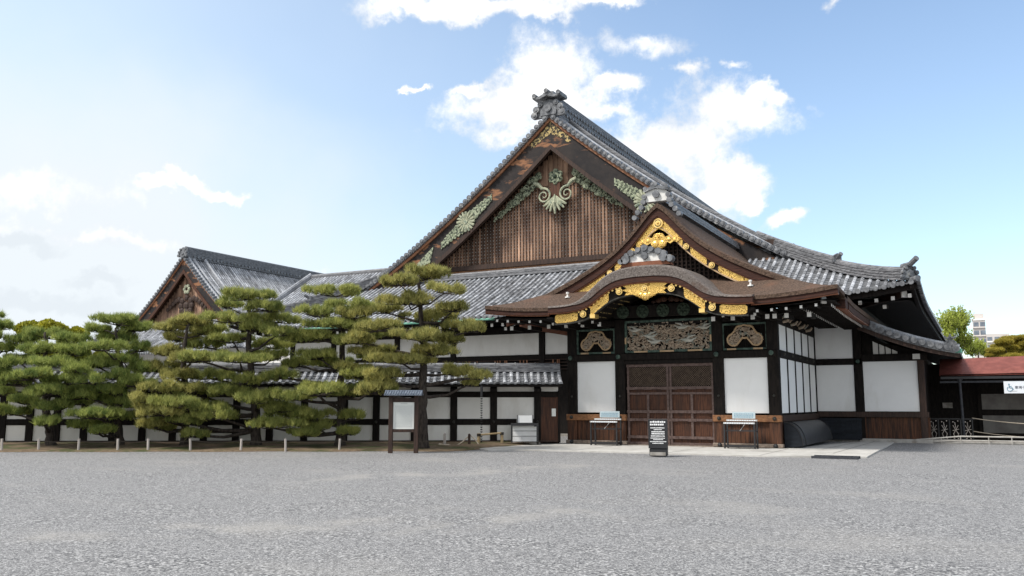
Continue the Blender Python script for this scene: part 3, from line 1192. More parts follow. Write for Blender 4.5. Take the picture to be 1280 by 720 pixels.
for sgn in (1, -1):
    xs = XC + sgn * np.linspace(0, 13.6, 44)
    b1 = MB()
    xt = xs if sgn < 0 else xs[:26]
    b1.strip([(x, VY + .02, zr(x) - .16) for x in xt], [(x, VY + .02, zr(x) - .34) for x in xt], (0, 1, 0), .30)
    b1.build('verge_edging', M['trim'], gable)
    b2 = MB()
    b2.strip([(x, VY + .12, zr(x) - .345) for x in xs], [(x, VY + .12, zin(x) + .30) for x in xs], (0, 1, 0), .16)
    brd = b2.build('barge_board', M['barge'], gable)
    b3 = MB()
    b3.strip([(x, VY + .06, zin(x) + .31) for x in xs], [(x, VY + .06, zin(x) + .02) for x in xs], (0, 1, 0), .26)
    b3.build('barge_board_moulding', M['darkbrown'], gable)
    # soffit between bargeboard and gable wall
    b4 = MB()
    b4.strip([(x, VY + .285, zr(x) - .30) for x in xs], [(x, VY + .285, zr(x) - .37) for x in xs], (0, 1, 0), 1.0)
    b4.build('verge_soffit', M['darkbrown'], gable)
    # chrysanthemum fitting with fish-scale wings on the bargeboard
    fx = XC + sgn * 5.6
    fz = zr(fx) - .42 - BW * .44
    sl = (zr(XC + sgn * 6.6) - zr(XC + sgn * 4.6)) / 2.0 * 1.0
    f_ = MB()
    poly = []
    for k in range(29):
        q = -1.75 + 3.5 * k / 28
        poly.append((q, (.36 + .06 * math.cos(k * 3.14)) * (1 - .45 * (abs(q) / 1.75) ** 2) + .14 * math.exp(-(q / .6) ** 2)))
    for k in range(29):
        q = 1.75 - 3.5 * k / 28
        poly.append((q, -(.36 + .06 * math.cos(k * 3.14)) * (1 - .45 * (abs(q) / 1.75) ** 2) - .14 * math.exp(-(q / .6) ** 2)))
    f_.prism([(q, w + sl * q) for q, w in poly], (fx, VY + .118, fz), XA * sgn, -YA, 0, .05)
    fit = f_.build('flower_fitting', M['patina'], brd)
    for k in range(5):
        for j in range(3):
            pass
    pet = MB()
    for k in range(16):
        a = 2 * math.pi * k / 16
        d_ = np.array([math.cos(a), 0, math.sin(a)])
        c_ = np.array([fx, VY + .05, fz])
        pet.tube([c_ + d_ * .12, c_ + d_ * .42, c_ + d_ * .62], [.03, .085, .075], 6)
    pet.disc((fx, VY + .03, fz), (0, 1, 0), .14, .08, 12)
    pet.build('flower_rosette', M['patinapale'], brd)
    sc_ = MB()
    for k in range(-8, 9):
        for j in (-1, 0, 1):
            q = k * .2 + (.1 if j else 0)
            if abs(q) < .62 or abs(q) > 1.65 or (j and abs(q) > 1.35):
                continue
            sc_.ball((fx + sgn * q, VY + .06, fz + sl * q + j * .22), .10, 6, 4, (1, .4, 1))
    sc_.build('scale_relief', M['patina'], brd)
    # small plate nearer the foot
    if sgn < 0:
        px_ = XC - 8.6
        pz = zr(px_) - .42 - BW * .45
        s_ = MB()
        s_.prism([(-.8, -.45 - .55), (-.55, .2 - .4), (.1, .35), (.7, .85), (.55, .25), (.45, -.15), (.1, -.25), (-.2, -.7)], (px_, VY + .118, pz), XA, -YA, 0, .04)
        s_.build('patina_plate', M['patina'], brd)
# gilded apex fitting
ap = MB()
xs = np.linspace(0, 1.25, 12)
for sgn in (1, -1):
    lo = [.62, .66, .60, .52, .56, .46, .50, .42, .40, .45, .36, .30]
    ap.strip([(XC + sgn * x, VY + .105, zr(XC + sgn * x) - .40) for x in xs], [(XC + sgn * x, VY + .105, zr(XC + sgn * x) - .40 - l) for x, l in zip(xs, lo)], (0, 1, 0), .02)
ap.build('apex_fitting', M['oldgold'], gable)
# pendant: rosette, shield with two scrolls and a palmette
PC = np.array([XC, GY - .42, 0])
pz0 = EZ + 7.55
pd = MB()
for k in range(6):
    a = 2 * math.pi * k / 6 + .5
    pd.ball(PC + np.array([math.cos(a) * .30, 0, pz0 + 1.1 + math.sin(a) * .30]), .19, 8, 5, (1, .5, 1))
pd.disc(PC + ZA * (pz0 + 1.1), (0, 1, 0), .36, .16, 12)
pend = pd.build('pendant_rosette', M['patina'], gable)
pd = MB()
for k in range(5):
    a = 2 * math.pi * k / 5 + .9
    pd.disc(PC + np.array([math.cos(a) * .30, -.11, pz0 + 1.1 + math.sin(a) * .30]), (0, 1, 0), .055, .06, 8)
pd.ball(PC + np.array([0, -.10, pz0 + 1.1]), .13, 8, 6)
pd.build('rosette_stamens', M['darkgreen'], pend)
pd = MB()
sh = [(-.28, .75), (-.30, .45), (-.75, .15), (-.82, -.3), (-.45, -.62), (0, -.95), (.45, -.62), (.82, -.3), (.75, .15), (.30, .45), (.28, .75)]
pd.prism([(a, b + pz0) for a, b in sh], (XC, GY - .34, 0), XA, -YA, 0, .10)
shield = pd.build('pendant_shield', M['brown'], gable)
for sgn in (1, -1):
    s_ = MB()
    pts, rr = [], []
    for k in range(44):
        a = 1.2 + k * .26
        ra = .46 * (1 - k / 46) ** .9
        pts.append((XC + sgn * (.72 - .0 + ra * math.cos(a)), GY - .50, pz0 + .02 + ra * math.sin(a)))
        rr.append(.075 * (1 - k / 60))
    s_.tube(pts, rr, 7)
    arm = [(XC + sgn * .80, GY - .50, pz0 + .45), (XC + sgn * 1.05, GY - .5, pz0 + .72), (XC + sgn * 1.35, GY - .5, pz0 + .86)]
    s_.tube(arm, [.09, .12, .10], 7)
    s_.build('pendant_scroll', M['patinapale'], gable)
    # carved leaf wing along the bargeboard
    wv = MB()
    rloc = random.Random(5)
    for k in range(70):
        q = k / 69
        x = 1.15 + q * 2.9
        zc = zin(XC + x) - .05 - .32 * (1 - q * .75) + rloc.uniform(-.30, .30) * (1.15 - q * .8)
        rr_ = rloc.uniform(.08, .19) * (1.1 - .5 * q)
        wv.ball((XC + sgn * x, GY - .32 + rloc.uniform(-.1, .06), zc), rr_, 6, 4, (1.25, .6, .9))
    for k in range(5):
        x = 1.3 + k * .55
        pts = [(XC + sgn * (x + .22 * math.cos(a) * (1 - a / 9)), GY - .46, zin(XC + x) - .28 + .22 * math.sin(a) * (1 - a / 9)) for a in np.linspace(0, 7, 16)]
        wv.tube(pts, .035, 5)
    wv.build('carved_leaf_wing', M['patina'], gable)
pm = MB()
for k in range(7):
    a = -math.pi / 2 + (k - 3) * .42
    tip = np.array([XC + .72 * math.cos(a) * (1.05 if k != 3 else .8), GY - .52, pz0 - .42 + .55 * math.sin(a) - (.12 if k == 3 else 0)])
    pm.tube([(XC, GY - .50, pz0 - .02), (np.array([XC, GY - .5, pz0 - .2]) + tip) / 2, tip], [.04, .12, .05], 6)
pm.tube([(XC, GY - .56, pz0 + .05), (XC, GY - .56, pz0 - .45), (XC, GY - .5, pz0 - 1.02)], [.03, .15, .02], 6)
pm.build('pendant_palmette', M['patinapale'], gable)

# eaves: fascia, rafters with white ends, soffit
fa = MB()
xs = np.linspace(-HW, HW, 60)
fa.strip([(XC + u, EY + .12, EZ - .03 + float(liftF(u, np.array([0.]))[0])) for u in xs], [(XC + u, EY + .12, EZ - .26 + float(liftF(u, np.array([0.]))[0])) for u in xs], (0, 1, 0), .14)
eav = fa.build('eave_fascia', M['dark'], hall)
us = np.linspace(0, SIDE, 40)
for sgn in (1, -1):
    fa = MB()
    fa.strip([(XC + sgn * (HW - .12), EY + u, EZ - .03 + float(liftS(u, np.array([0.]))[0])) for u in us], [(XC + sgn * (HW - .12), EY + u, EZ - .26 + float(liftS(u, np.array([0.]))[0])) for u in us], (-sgn, 0, 0), .14)
    fa.build('side_eave_fascia', M['dark'], hall)
for (a, b, c, d) in (((XC - HW + .3, EY + .25), (XC + HW - .3, EY + .25), (XC + HW - 2.65, 40.1), (XC - HW + 2.65, 40.1)),
                     ((XC + HW - .25, EY + .3), (XC + HW - .25, RY), (XC + HW - 2.7, RY), (XC + HW - 2.7, 40.1))):
    sf = MB()
    sf.add([(*a, EZ - .22), (*b, EZ - .22), (*c, EZ + .25), (*d, EZ + .25)], [(0, 1, 2, 3)])
    sf.build('eave_soffit', M['dark'], hall)


def rafter_mesh(w=.13, hgt=.15, ln=1.0):
    b = MB()
    b.box(-w / 2, w / 2, 0, ln, -hgt / 2, hgt / 2)
    b.m = 1
    b.box(-w / 2 - .004, w / 2 + .004, -.022, 0.0, -hgt / 2 - .004, hgt / 2 + .004)
    me = bpy.data.meshes.new('rafter')
    me.from_pydata(b.v, [], b.f)
    me.materials.append(M['dark'])
    me.materials.append(M['tipwhite'])
    me.polygons.foreach_set('material_index', b.mi)
    me.update()
    return me


RAFT = rafter_mesh()
RAFT_S = rafter_mesh(.075, .085, .8)


def rafters(parent, pts, me=RAFT, rz=0.0, rx=0.0):
    pl = world_loc(parent)
    for p in pts:
        o = bpy.data.objects.new('rafter', me)
        COL.objects.link(o)
        o.parent = parent
        o.location = Vector(p) - pl
        o.rotation_euler = (rx, 0, rz)


pts = []
for k, x in enumerate(np.arange(XC - HW + .7, XC + HW, .62)):
    pts.append((x, EY + .42, EZ - .36 + .8 * float(liftF(x - XC, np.array([0.]))[0])))
rafters(hall, pts, rx=R(8))
pts = [(x + .2, EY + .95, EZ - .52 + .6 * float(liftF(x - XC, np.array([0.]))[0])) for x in np.arange(XC - HW + 2.6, XC + HW - 1, 1.97)]
rafters(hall, pts, rx=R(5))
for sgn in (1, -1):
    hr = MB()
    hr.bar((XC + sgn * (HW - 3), 40.2, EZ - .15), (XC + sgn * (HW - .55), EY + .55, EZ + .08), .22, .26)
    hr.m = 1
    hr.bar((XC + sgn * (HW - .55), EY + .55, EZ + .08), (XC + sgn * (HW - .50), EY + .50, EZ + .085), .24, .28)
    hr.build('hip_rafter', [M['darkbrown'], M['tipwhite']], hall)
gt = MB()
gt.tube([(x, EY - .06, EZ - .10) for x in np.linspace(XC - 13, XC + 2.2, 5)], .065, 8)
gt.build('eave_gutter', M['copper'], hall)

# walls of the hall: front at Y = 40
HX0, HX1 = XC - 16.15, XC + 16.15           # -36.95 .. -4.65


def wall_post(root, x, y0, y1, z0, z1, w=.32, m_='dark'):
    b = MB()
    b.box(x - w / 2, x + w / 2, y0, y1, z0, z1)
    return b.build('post', M[m_], root, bevel=.012)


core = MB()
core.box(HX0 + .1, HX1 - .1, 40.14, RY - 1, 0, 5.9)
core.build('wall_core', M['dark'], hall)
posts_x = [HX0 + .16, -33.6, -31.3, -29.0, -25.25, -19.85, -16.3, -12.8, HX1 + .01]
for x in posts_x:
    wall_post(hall, x, 39.9, 40.16, .05, 5.85)
for x0, x1, p0 in zip(posts_x[:-1], posts_x[1:], range(99)):
    b = MB()
    b.box(x0 + .18, x1 - .18, 39.99, 40.13, 4.14, 5.25)
    if x1 < -9 or x1 > -9:
        b.build('upper_wall_panel', M['plaster2'], hall) if x1 < -9 else None
for z0, z1 in ((3.9, 4.12), (5.26, 5.6)):
    b = MB()
    b.box(HX0, -8.0, 39.93, 40.135, z0, z1)
    b.build('wall_beam', M['dark'], hall)
lv = MB()
for z in (3.35, 3.52, 3.69, 3.84):
    lv.box(HX0 + .3, -12, 39.96, 40.12, z, z + .045)
lv.build('louvre_slats', M['darkbrown'], hall)
lv = MB()
for x in (-24.2, -23.7, -22.6, -22.45, -22.3, -22.0, -21.9, -21.1, -20.9, -20.7, -19.2, -18.95, -18.85):
    lv.box(x - .025, x + .025, 39.90, 39.955, 3.42, 3.86)
lv.build('louvre_uprights', M['trim'], hall)
# right part between porch and annex
b = MB()
b.box(-6.38, -4.84, 39.99, 40.13, 3.56, 5.2)
b.build('upper_wall_panel', M['plaster'], hall)
b = MB()
b.box(-6.38, -4.84, 39.99, 40.13, 1.29, 3.28)
b.build('wall_panel', M['plaster'], hall)
b = MB()
b.box(-6.4, -4.5, 39.90, 40.135, 3.30, 3.54)
b.build('wall_beam', M['dark'], hall)
b = MB()
b.box(-6.4, -2.0, 39.86, 40.13, 1.05, 1.27)
b.build('sill_beam', M['darkbrown'], hall)
b = MB()
for i in range(9):
    b.box(-6.4 + i * .2, -6.4 + i * .2 + .197, 39.70, 39.74 + .004 * (i % 2), .08, 1.0)
b.box(-6.4, -4.58, 39.66, 39.70, .9, .98)
b.box(-6.4, -4.58, 39.66, 39.70, .38, .43)
b.build('plinth_screen', M['bluepaint'], hall)
b = MB()
b.disc((-4.64, 39.88, 3.42), (0, 1, 0), .085, .07, 10)
b.build('nail_cover', M['green'], hall)
b = MB()
b.box(HX0, HX1, 39.8, 40.1, 0, .12)
b.build('wall_plinth', M['stone'], hall)


# ------------------------------------------------------------------ annex with the lean-to roof at the right
ann = thing('side_annex', 'low white panelled annex with curved lean-to tile roof right of the porch', 'annex', (-3.2, 40, 0))
b = MB()
b.box(-4.46, -2.34, 39.99, 40.13, 1.29, 3.40)
b.build('wall_panel', M['plaster'], ann)
wall_post(ann, -2.2, 39.88, 40.16, .05, 3.68, .26, 'darkbrown')
b = MB()
b.box(-4.48, -1.95, 39.87, 40.135, 3.42, 3.70)
b.build('wall_beam', M['dark'], ann)
b = MB()
b.box(-2.48, -2.2, 39.80, 39.866, 3.46, 3.68)
b.build('beam_end_plate', M['tipwhite'], ann)
for x0, x1, zt in ((-4.02, -3.82, 4.22), (-3.77, -3.57, 4.10), (-3.52, -3.32, 3.98), (-3.27, -3.07, 3.86)):
    b = MB()
    b.prism([(x0, 3.72), (x0, zt + .05), (x1, zt - .06), (x1, 3.72)], (0, 40.0, 0), XA, YA, 0, .1)
    b.build('gable_panel', M['plaster2'], ann)
b = MB()
b.prism([(-4.46, 3.71), (-4.46, 4.66), (-3.6, 4.2), (-2.0, 3.71)], (0, 40.11, 0), XA, YA, 0, .05)
b.build('gable_wall', M['dark'], ann)
b = MB()
for i in range(12):
    x = -4.6 + i * .22
    b.box(x, x + .216, 39.98, 40.02 + .004 * (i % 2), .16, 1.04)
b.build('plinth_boards', M['plank'], ann)
b = MB()
b.box(-4.7, -1.9, 39.7, 40.1, 0, .15)
b.build('plinth_stone', M['kerb'], ann)
b = MB()
b.box(-4.4, -2.1, 40.16, 60, .1, 3.6)
b.build('side_wall', M['dark'], ann)
AX0, AX1 = -4.45, -.72


def az_(x):
    q = (x - AX0) / (AX1 - AX0)
    return 5.06 - 1.95 * q + .62 * q * q - .0 * q


AY = 38.55
Q, T = tile_rows((AX1, AY + .2, 0), YA, -XA, lambda t: np.array([az_(AX1 - q) for q in np.atleast_1d(t)]), np.arange(.1, 22, .33), lambda u: (0, AX1 - AX0))
aroof = quads_obj('roof', np.concatenate(Q), np.concatenate(T), M['tile'], ann)
xs = np.linspace(AX0, AX1 + .02, 20)
b = MB()
b.strip([(x, AY, az_(x) - .06) for x in xs], [(x, AY, az_(x) - .36 + .05 * (x - AX0) / 4) for x in xs], (0, 1, 0), .16)
b.build('barge_board', M['darkbrown'], aroof)
b = MB()
b.strip([(x, AY + .16, az_(x) - .08) for x in xs], [(x, AY + .16, az_(x) - .13) for x in xs], (0, 1, 0), 21)
b.build('roof_soffit', M['dark'], aroof)
b = MB()
for x in np.arange(AX0 + .05, AX1 + .05, .30):
    b.tube([(x, AY - .20, az_(x) + .02), (x, AY + .5, az_(x) + .08)], .125, 10)
b.strip([(x, AY - .06, az_(x) + .06) for x in xs], [(x, AY - .06, az_(x) - .16) for x in xs], (0, 1, 0), .06)
b.build('verge_tiles', M['tiled'], aroof)
b = MB()
b.tube([(x, AY + .28, az_(x) + .13) for x in xs], .12, 8)
b.build('verge_edge_row', M['tile'], aroof)
oni(aroof, 'verge_ornament', (AX1 - .28, AY + .1, az_(AX1) + .1), XA, -YA, .34)
b = MB()
b.box(AX1 - .12, AX1 + .12, AY - .14, AY + .1, az_(AX1) - .12, az_(AX1) + .03)
b.build('verge_end_cap', M['copper'], aroof)


# ------------------------------------------------------------------ porch
PX, PHW = -10.52, 6.6
PEY, PGY = 29.4, 31.1                    # front eave, gable plane
por = thing('entrance_porch', 'entrance porch with brown bark roof, gilded gable and curved front eave', 'porch', (PX, 31.9, 0))
pt_t = np.array([0, 1.0, 1.85, 3.1, 4.1, 5.0, 5.7, 6.25, 6.6])
pt_z = np.array([5.20, 5.62, 6.02, 6.58, 7.10, 7.70, 8.36, 9.02, 9.36])


def pz(t):
    """smoothed porch roof profile"""
    t = np.asarray(t, float)
    return (np.interp(np.clip(t - .25, 0, 9), pt_t, pt_z) + np.interp(t, pt_t, pt_z) + np.interp(np.clip(t + .25, 0, 6.6), pt_t, pt_z)) / 3


def plift(u, y):
    """upturned corners of the porch eaves"""
    return .22 * max(0, (abs(u) - 3.6) / 3.0) ** 2 * max(0, 1 - abs(y - PEY) / 4.0)


# side slopes (upper roof) as a thick shell
def shell(mb, X, Y, Zt, Zb):
    """grid shell: X, Y, Zt, Zb are (n, m)"""
    n, m_ = X.shape
    vs = [(X[i, j], Y[i, j], Zt[i, j]) for i in range(n) for j in range(m_)] + [(X[i, j], Y[i, j], Zb[i, j]) for i in range(n) for j in range(m_)]
    fs = []
    o = n * m_
    for i in range(n - 1):
        for j in range(m_ - 1):
            a = i * m_ + j
            fs.append((a, a + m_, a + m_ + 1, a + 1))
            fs.append((o + a, o + a + 1, o + a + m_ + 1, o + a + m_))
    for i in range(n - 1):
        for j in (0, m_ - 1):
            a = i * m_ + j
            fs.append((a, a + m_, o + a + m_, o + a) if j == 0 else (a + m_, a, o + a, o + a + m_))
    for j in range(m_ - 1):
        for i in (0, n - 1):
            a = i * m_ + j
            fs.append((a + 1, a, o + a, o + a + 1) if i == 0 else (a, a + 1, o + a + 1, o + a))
    mb.add(vs, fs)


us = np.concatenate([np.linspace(-PHW, -.7, 34), np.linspace(-.55, .55, 7), np.linspace(.7, PHW, 34)])
ys = np.concatenate([[PGY, PGY + .12], np.linspace(PGY + .6, 44.5, 24)])
X = np.array([[PX + u for y in ys] for u in us])
Y = np.array([[y for y in ys] for u in us])
Zt = np.array([[float(pz(PHW - abs(u))) + plift(u, y) - (.06 if y == PGY else 0) for y in ys] for u in us])
b = MB()
shell(b, X, Y, Zt, Zt - .17)
proof = b.build('roof', M['bark'], por, smooth=False)
b = MB()
shell(b, X[:, :3], Y[:, :3] + .06, Zt[:, :3] - .172, Zt[:, :3] - .48)
b.build('roof_edge', M['barkedge'], proof)
b = MB()
shell(b, X[:, :2], Y[:, :2] + .10, Zt[:, :2] - .482, Zt[:, :2] - .53)
b.build('roof_edge_batten', M['rededge'], proof)
for sl in (slice(0, 3), slice(len(us) - 3, len(us))):
    b = MB()
    sg = 1 if sl.start == 0 else -1
    shell(b, X[sl, 3:] + .03 * sg, Y[sl, 3:], Zt[sl, 3:] - .172, Zt[sl, 3:] - .40)
    b.build('side_eave_edge', M['barkedge'], proof)
    b = MB()
    shell(b, X[sl, 3:] + .05 * sg, Y[sl, 3:], Zt[sl, 3:] - .402, Zt[sl, 3:] - .44)
    b.build('side_eave_batten', M['rededge'], proof)

# karahafu: the curved front eave
KC = .10
kx = np.array([0, .5, 1.0, 1.4, 1.75, 2.1, 2.5, 2.8, 3.3, 3.9])
kz = np.array([6.57, 6.56, 6.49, 6.35, 6.11, 5.80, 5.48, 5.34, 5.29, 5.28])


def kz_(u):
    a = abs(u - KC)
    return float(np.mean([np.interp(abs(a + d), kx, kz) for d in (-.18, -.09, 0, .09, .18)]))


def kt(u):
    return float(np.interp(abs(u - KC), [0, 1.4, 1.75, 2.1, 2.5, 2.8, 3.9], [.43, .41, .40, .36, .21, .11, .08]))


# front skirt of the roof with the upturned corners
us = np.linspace(-PHW, PHW, 67)
td = np.linspace(0, 2.3, 14)
tt = np.linspace(0, 2.3, 60)
TT = []
for u in us:
    t0 = 0.0
    if abs(u - KC) < 3.7:
        ok = [t for t in tt if float(pz(t)) >= kz_(u) - .10]
        t0 = min(ok[0] if ok else 2.2, 2.2)
    TT.append(t0 + (2.3 - t0) * td / 2.3)
X = np.array([[PX + u for t in row] for u, row in zip(us, TT)])
Y = np.array([[PEY + t for t in row] for row in TT])
Zt = np.array([[float(pz(min(t, PHW - abs(u)))) + plift(u, PEY + t) for t in row] for u, row in zip(us, TT)])
b = MB()
shell(b, X, Y, Zt, Zt - .13)
b.build('front_skirt', M['bark'], proof)
for sl in (slice(0, 15), slice(len(us) - 15, len(us))):
    b = MB()
    shell(b, X[sl, :3], Y[sl, :3] + .04, Zt[sl, :3] - .132, Zt[sl, :3] - .28)
    b.build('front_skirt_edge', M['barkedge'], proof)
    b = MB()
    shell(b, X[sl, :2], Y[sl, :2] + .07, Zt[sl, :2] - .282, Zt[sl, :2] - .32)
    b.build('front_skirt_batten', M['rededge'], proof)

KY = 29.15
us = KC + np.linspace(-3.82, 3.82, 61)
yk = np.array([KY, KY + .06, KY + .22, KY + .8, KY + 1.5, KY + 2.2])
rise = np.array([-.10, -.03, .0, .03, .06, .08])
X = np.array([[PX + u for y in yk] for u in us])
Y = np.array([[y for y in yk] for u in us])
Zt = np.array([[kz_(u) + r_ for r_ in rise] for u in us])
Zb = np.array([[kz_(u) - kt(u) for r_ in rise] for u in us])
b = MB()
shell(b, X, Y, Zt, Zb)
kar = b.build('curved_eave', M['barkgrey'], proof, smooth=False)
b = MB()
shell(b, X[:, :4], Y[:, :4] + .03, Zb[:, :4] - .002, Zb[:, :4] - .20)
b.build('curved_eave_edge', M['barkedge'], proof)
b = MB()
shell(b, X[:, :3], Y[:, :3] + .06, Zb[:, :3] - .202, Zb[:, :3] - .24)
b.build('curved_eave_batten', M['rededge'], proof)


def kb(u):
    return kz_(u) - kt(u) - .24


kb_board = MB()
us_b = KC + np.linspace(-3.62, 3.62, 61)
kb_board.strip([(PX + u, KY + .22, kb(u) - .002) for u in us_b], [(PX + u, KY + .22, kb(u) - .36) for u in us_b], (0, 1, 0), .14)
kboard = kb_board.build('curved_barge_board', M['dark'], por)
b = MB()
b.strip([(PX + u, KY + .20, kb(u) - .355) for u in us_b], [(PX + u, KY + .20, kb(u) - .395) for u in us_b], (0, 1, 0), .18)
b.build('barge_board_edging', M['boss'], kboard)


def kplate(u0, u1, grow=.0, notch=True, top=-.01, bot=-.36):
    uu = np.linspace(u0, u1, 14)
    q = MB()
    tp, bo = [], []
    for i, u in enumerate(uu):
        e = (.06 if (i in (0, 13)) else 0) if notch else 0
        tp.append((PX + u, KY + .195, kb(u) + top - e))
        bo.append((PX + u, KY + .195, kb(u) + bot - grow + e))
    q.strip(tp, bo, (0, 1, 0), .022)
    q.build('gold_plate', M['gold'], kboard)


kplate(KC - 3.60, KC - 2.66, top=-.02, bot=-.34)
kplate(KC + 2.66, KC + 3.60, top=-.02, bot=-.34)
kplate(KC - 2.15, KC - 1.42, .0)
kplate(KC + 1.42, KC + 2.15, .0)
ct = MB()
ct.prism([(a * .86, b * .9) for a, b in [(-1.02, .0), (-.80, -.16), (-1.0, -.2), (-.80, -.3), (-.92, -.42), (-.55, -.40), (-.42, -.44), (0, -.46), (.42, -.44), (.55, -.40), (.92, -.42), (.80, -.3), (1.0, -.2), (.80, -.16), (1.02, 0), (.5, .03), (0, .04), (-.5, .03)]], (PX + KC, KY + .19, kb(0) - .02), XA, -YA, 0, .04)
ct.build('gold_crest_plate', M['gold'], kboard)
ct = MB()
for a, z_, r_ in ((0, -.47, .17), (-.17, -.42, .13), (.17, -.42, .13), (-.31, -.38, .10), (.31, -.38, .10)):
    ct.ball((PX + KC + a, KY + .19, kb(0) + z_), r_, 10, 6, (1, .45, .85))
ct.build('gold_pendant', M['gold'], kboard)


def rosette(c, r, parent):
    q = MB()
    q.disc(c, (0, 1, 0), r, .06, 18)
    ro_ = q.build('gold_rosette', M['goldplain'], parent)
    q = MB()
    q.disc(np.array(c) - YA * .032, (0, 1, 0), r * .74, .012, 16)
    q.build('rosette_groove', M['oldgold'], ro_)
    q = MB()
    q.disc(np.array(c) - YA * .045, (0, 1, 0), r * .56, .03, 14)
    q.ball(np.array(c) - YA * .06, r * .26, 8, 5)
    q.build('rosette_centre', M['goldplain'], ro_)


for u in (-2.42, -.98, .98, 2.42, 0):
    rosette((PX + KC + u, KY + .15, kb(KC + u) + (-.17 if u else -.19)), .125, kboard)
for u in (KC - 2.05, KC + 2.05):
    q = MB()
    q.box(PX + u - .10, PX + u + .10, KY + .14, KY + .5, kb(u) - .50, kb(u) - .36)
    q.build('gold_bracket', M['goldplain'], kboard)
q = MB()
for u in np.arange(-2.5, 2.75, .15):
    if abs(u - KC) > .9:
        q.disc((PX + u, KY + .17, kb(u) - .03), (0, 1, 0), .04, .06, 8)
q.build('gold_beading', M['goldplain'], kboard)
# ceiling battens with gilded ends under the curve
q = MB()
for u in (-1.0, -1.25, -1.5, -1.75, -1.95):
    q.bar((PX + u, KY + .45, kb(u) - .42), (PX + u, KY + 1.5, kb(u) - .38), .03, .03)
q.build('gilded_battens', M['oldgold'], kboard)
cl = MB()
uu = np.linspace(-3.9, 3.9, 41)
X = np.array([[PX + u for y in (KY + .3, 31.8)] for u in uu])
Y = np.array([[y for y in (KY + .3, 31.8)] for u in uu])
Zc = np.array([[kb(u) - .12 + .02] * 2 for u in uu])
shell(cl, X, Y, Zc, Zc - .04)
cl.build('curved_ceiling', M['dark'], por)

# small tile ornament on top of the curved eave
so = MB()
so.prism([(-.95, 0), (-.85, .16), (.85, .16), (.95, 0)], (PX + KC, KY + .30, kz_(0) - .03), XA, -YA, -.3, .12)
sor = so.build('ornament_base', M['rededge'], por)
so = MB()
so.prism([(-.85, .16), (-.62, .34), (-.5, .52), (.5, .52), (.62, .34), (.85, .16)], (PX + KC, KY + .30, kz_(0) - .03), XA, -YA, -.2, .06)
so.build('ornament_face', M['onicap'], sor)
so = MB()
for a, z_, r_ in ((0, .36, .13), (-.72, .26, .16), (.72, .26, .16), (-.9, .2, .1), (.95, .2, .13), (-.52, .5, .12), (.52, .5, .12), (-.25, .60, .10), (.25, .60, .10), (0, .66, .12), (.72, .42, .10), (-.68, .42, .10)):
    so.disc((PX + KC + a, KY + .22, kz_(0) - .03 + z_), (0, 1, 0), r_, .2 if z_ > .3 else .3, 10)
so.prism([(-.6, .50), (-.3, .60), (0, .64), (.3, .60), (.6, .50), (.5, .46), (-.5, .46)], (PX + KC, KY + .30, kz_(0) - .03), XA, -YA, -.3, .12)
so.build('ornament_curls', M['tiled'], sor)

# porch gable: boards with gilded plates
PB = PGY + .20


def pzr(u):
    return float(pz(PHW - abs(u))) - .535


for sgn in (1, -1):
    uu = np.linspace(0, 4.35, 30)
    q = MB()
    q.strip([(PX + sgn * u, PB, pzr(u) - .002) for u in uu], [(PX + sgn * u, PB, pzr(u) - .40 + .12 * u / 4.35) for u in uu], (0, 1, 0), .12)
    bb = q.build('barge_board', M['darkbrown'], por)
    q = MB()
    q.strip([(PX + sgn * u, PB - .03, pzr(u) - .37 + .12 * u / 4.35) for u in uu], [(PX + sgn * u, PB - .03, pzr(u) - .43 + .12 * u / 4.35) for u in uu], (0, 1, 0), .16)
    q.build('barge_board_edging', M['carveb'], bb)
    q = MB()
    q.strip([(PX + sgn * u, PB - .02, pzr(u) + .03) for u in uu], [(PX + sgn * u, PB - .02, pzr(u) - .04) for u in uu], (0, 1, 0), .03)
    q.build('gold_edging', M['goldplain'], bb)
    for u0, u1 in ((.0, .92), (1.22, 1.82), (2.25, 3.9)):
        w_ = np.linspace(u0, u1, 12)
        q = MB()
        n_ = len(w_)
        tp = [(PX + sgn * u, PB - .026, pzr(u) - .035 - (.05 if i in (0, n_ - 1) and u > .1 else 0)) for i, u in enumerate(w_)]
        ext = .0 if u0 else .10
        bo = [(PX + sgn * u, PB - .026, pzr(u) - .385 + .12 * u / 4.35 - ext * (1 - u / .92) + (.05 if i in (0, n_ - 1) and u > .1 else 0)) for i, u in enumerate(w_)]
        if u0 > 2:
            k_ = np.linspace(0, 1, n_)
            bo = [(a, b_, c + (tp[i][2] - c - .03) * max(0, (k_[i] - .55) / .45)) for i, (a, b_, c) in enumerate(bo)]
        q.strip(tp, bo, (0, 1, 0), .024)
        q.build('gold_plate', M['gold'], bb)
    for u in (1.07, 2.02):
        rosette((PX + sgn * u, PB - .05, pzr(u) - .20), .115, bb)
rosette((PX, PB - .06, pzr(0) - .28), .19, por)
q = MB()
c_ = np.array([PX, PB - .02, pzr(0) - .80])
for k in range(6):
    a = 2 * math.pi * k / 6
    q.ball(c_ + np.array([math.cos(a) * .09, -.04, math.sin(a) * .09]), .065, 8, 5, (1, .5, 1))
q.ball(c_ - YA * .06, .06, 8, 5)
gp_ = [(-.86, -.16), (-.70, -.06), (-.55, -.10), (-.42, .02), (-.26, -.04), (-.16, .12), (.16, .12), (.26, -.04), (.42, .02), (.55, -.10), (.70, -.06), (.86, -.16),
       (.74, -.28), (.60, -.22), (.46, -.30), (.32, -.22), (.28, -.38), (.12, -.46), (0, -.40), (-.12, -.46), (-.28, -.38), (-.32, -.22), (-.46, -.30), (-.60, -.22), (-.74, -.28)]
q.prism(gp_, c_, XA, -YA, 0, .05)
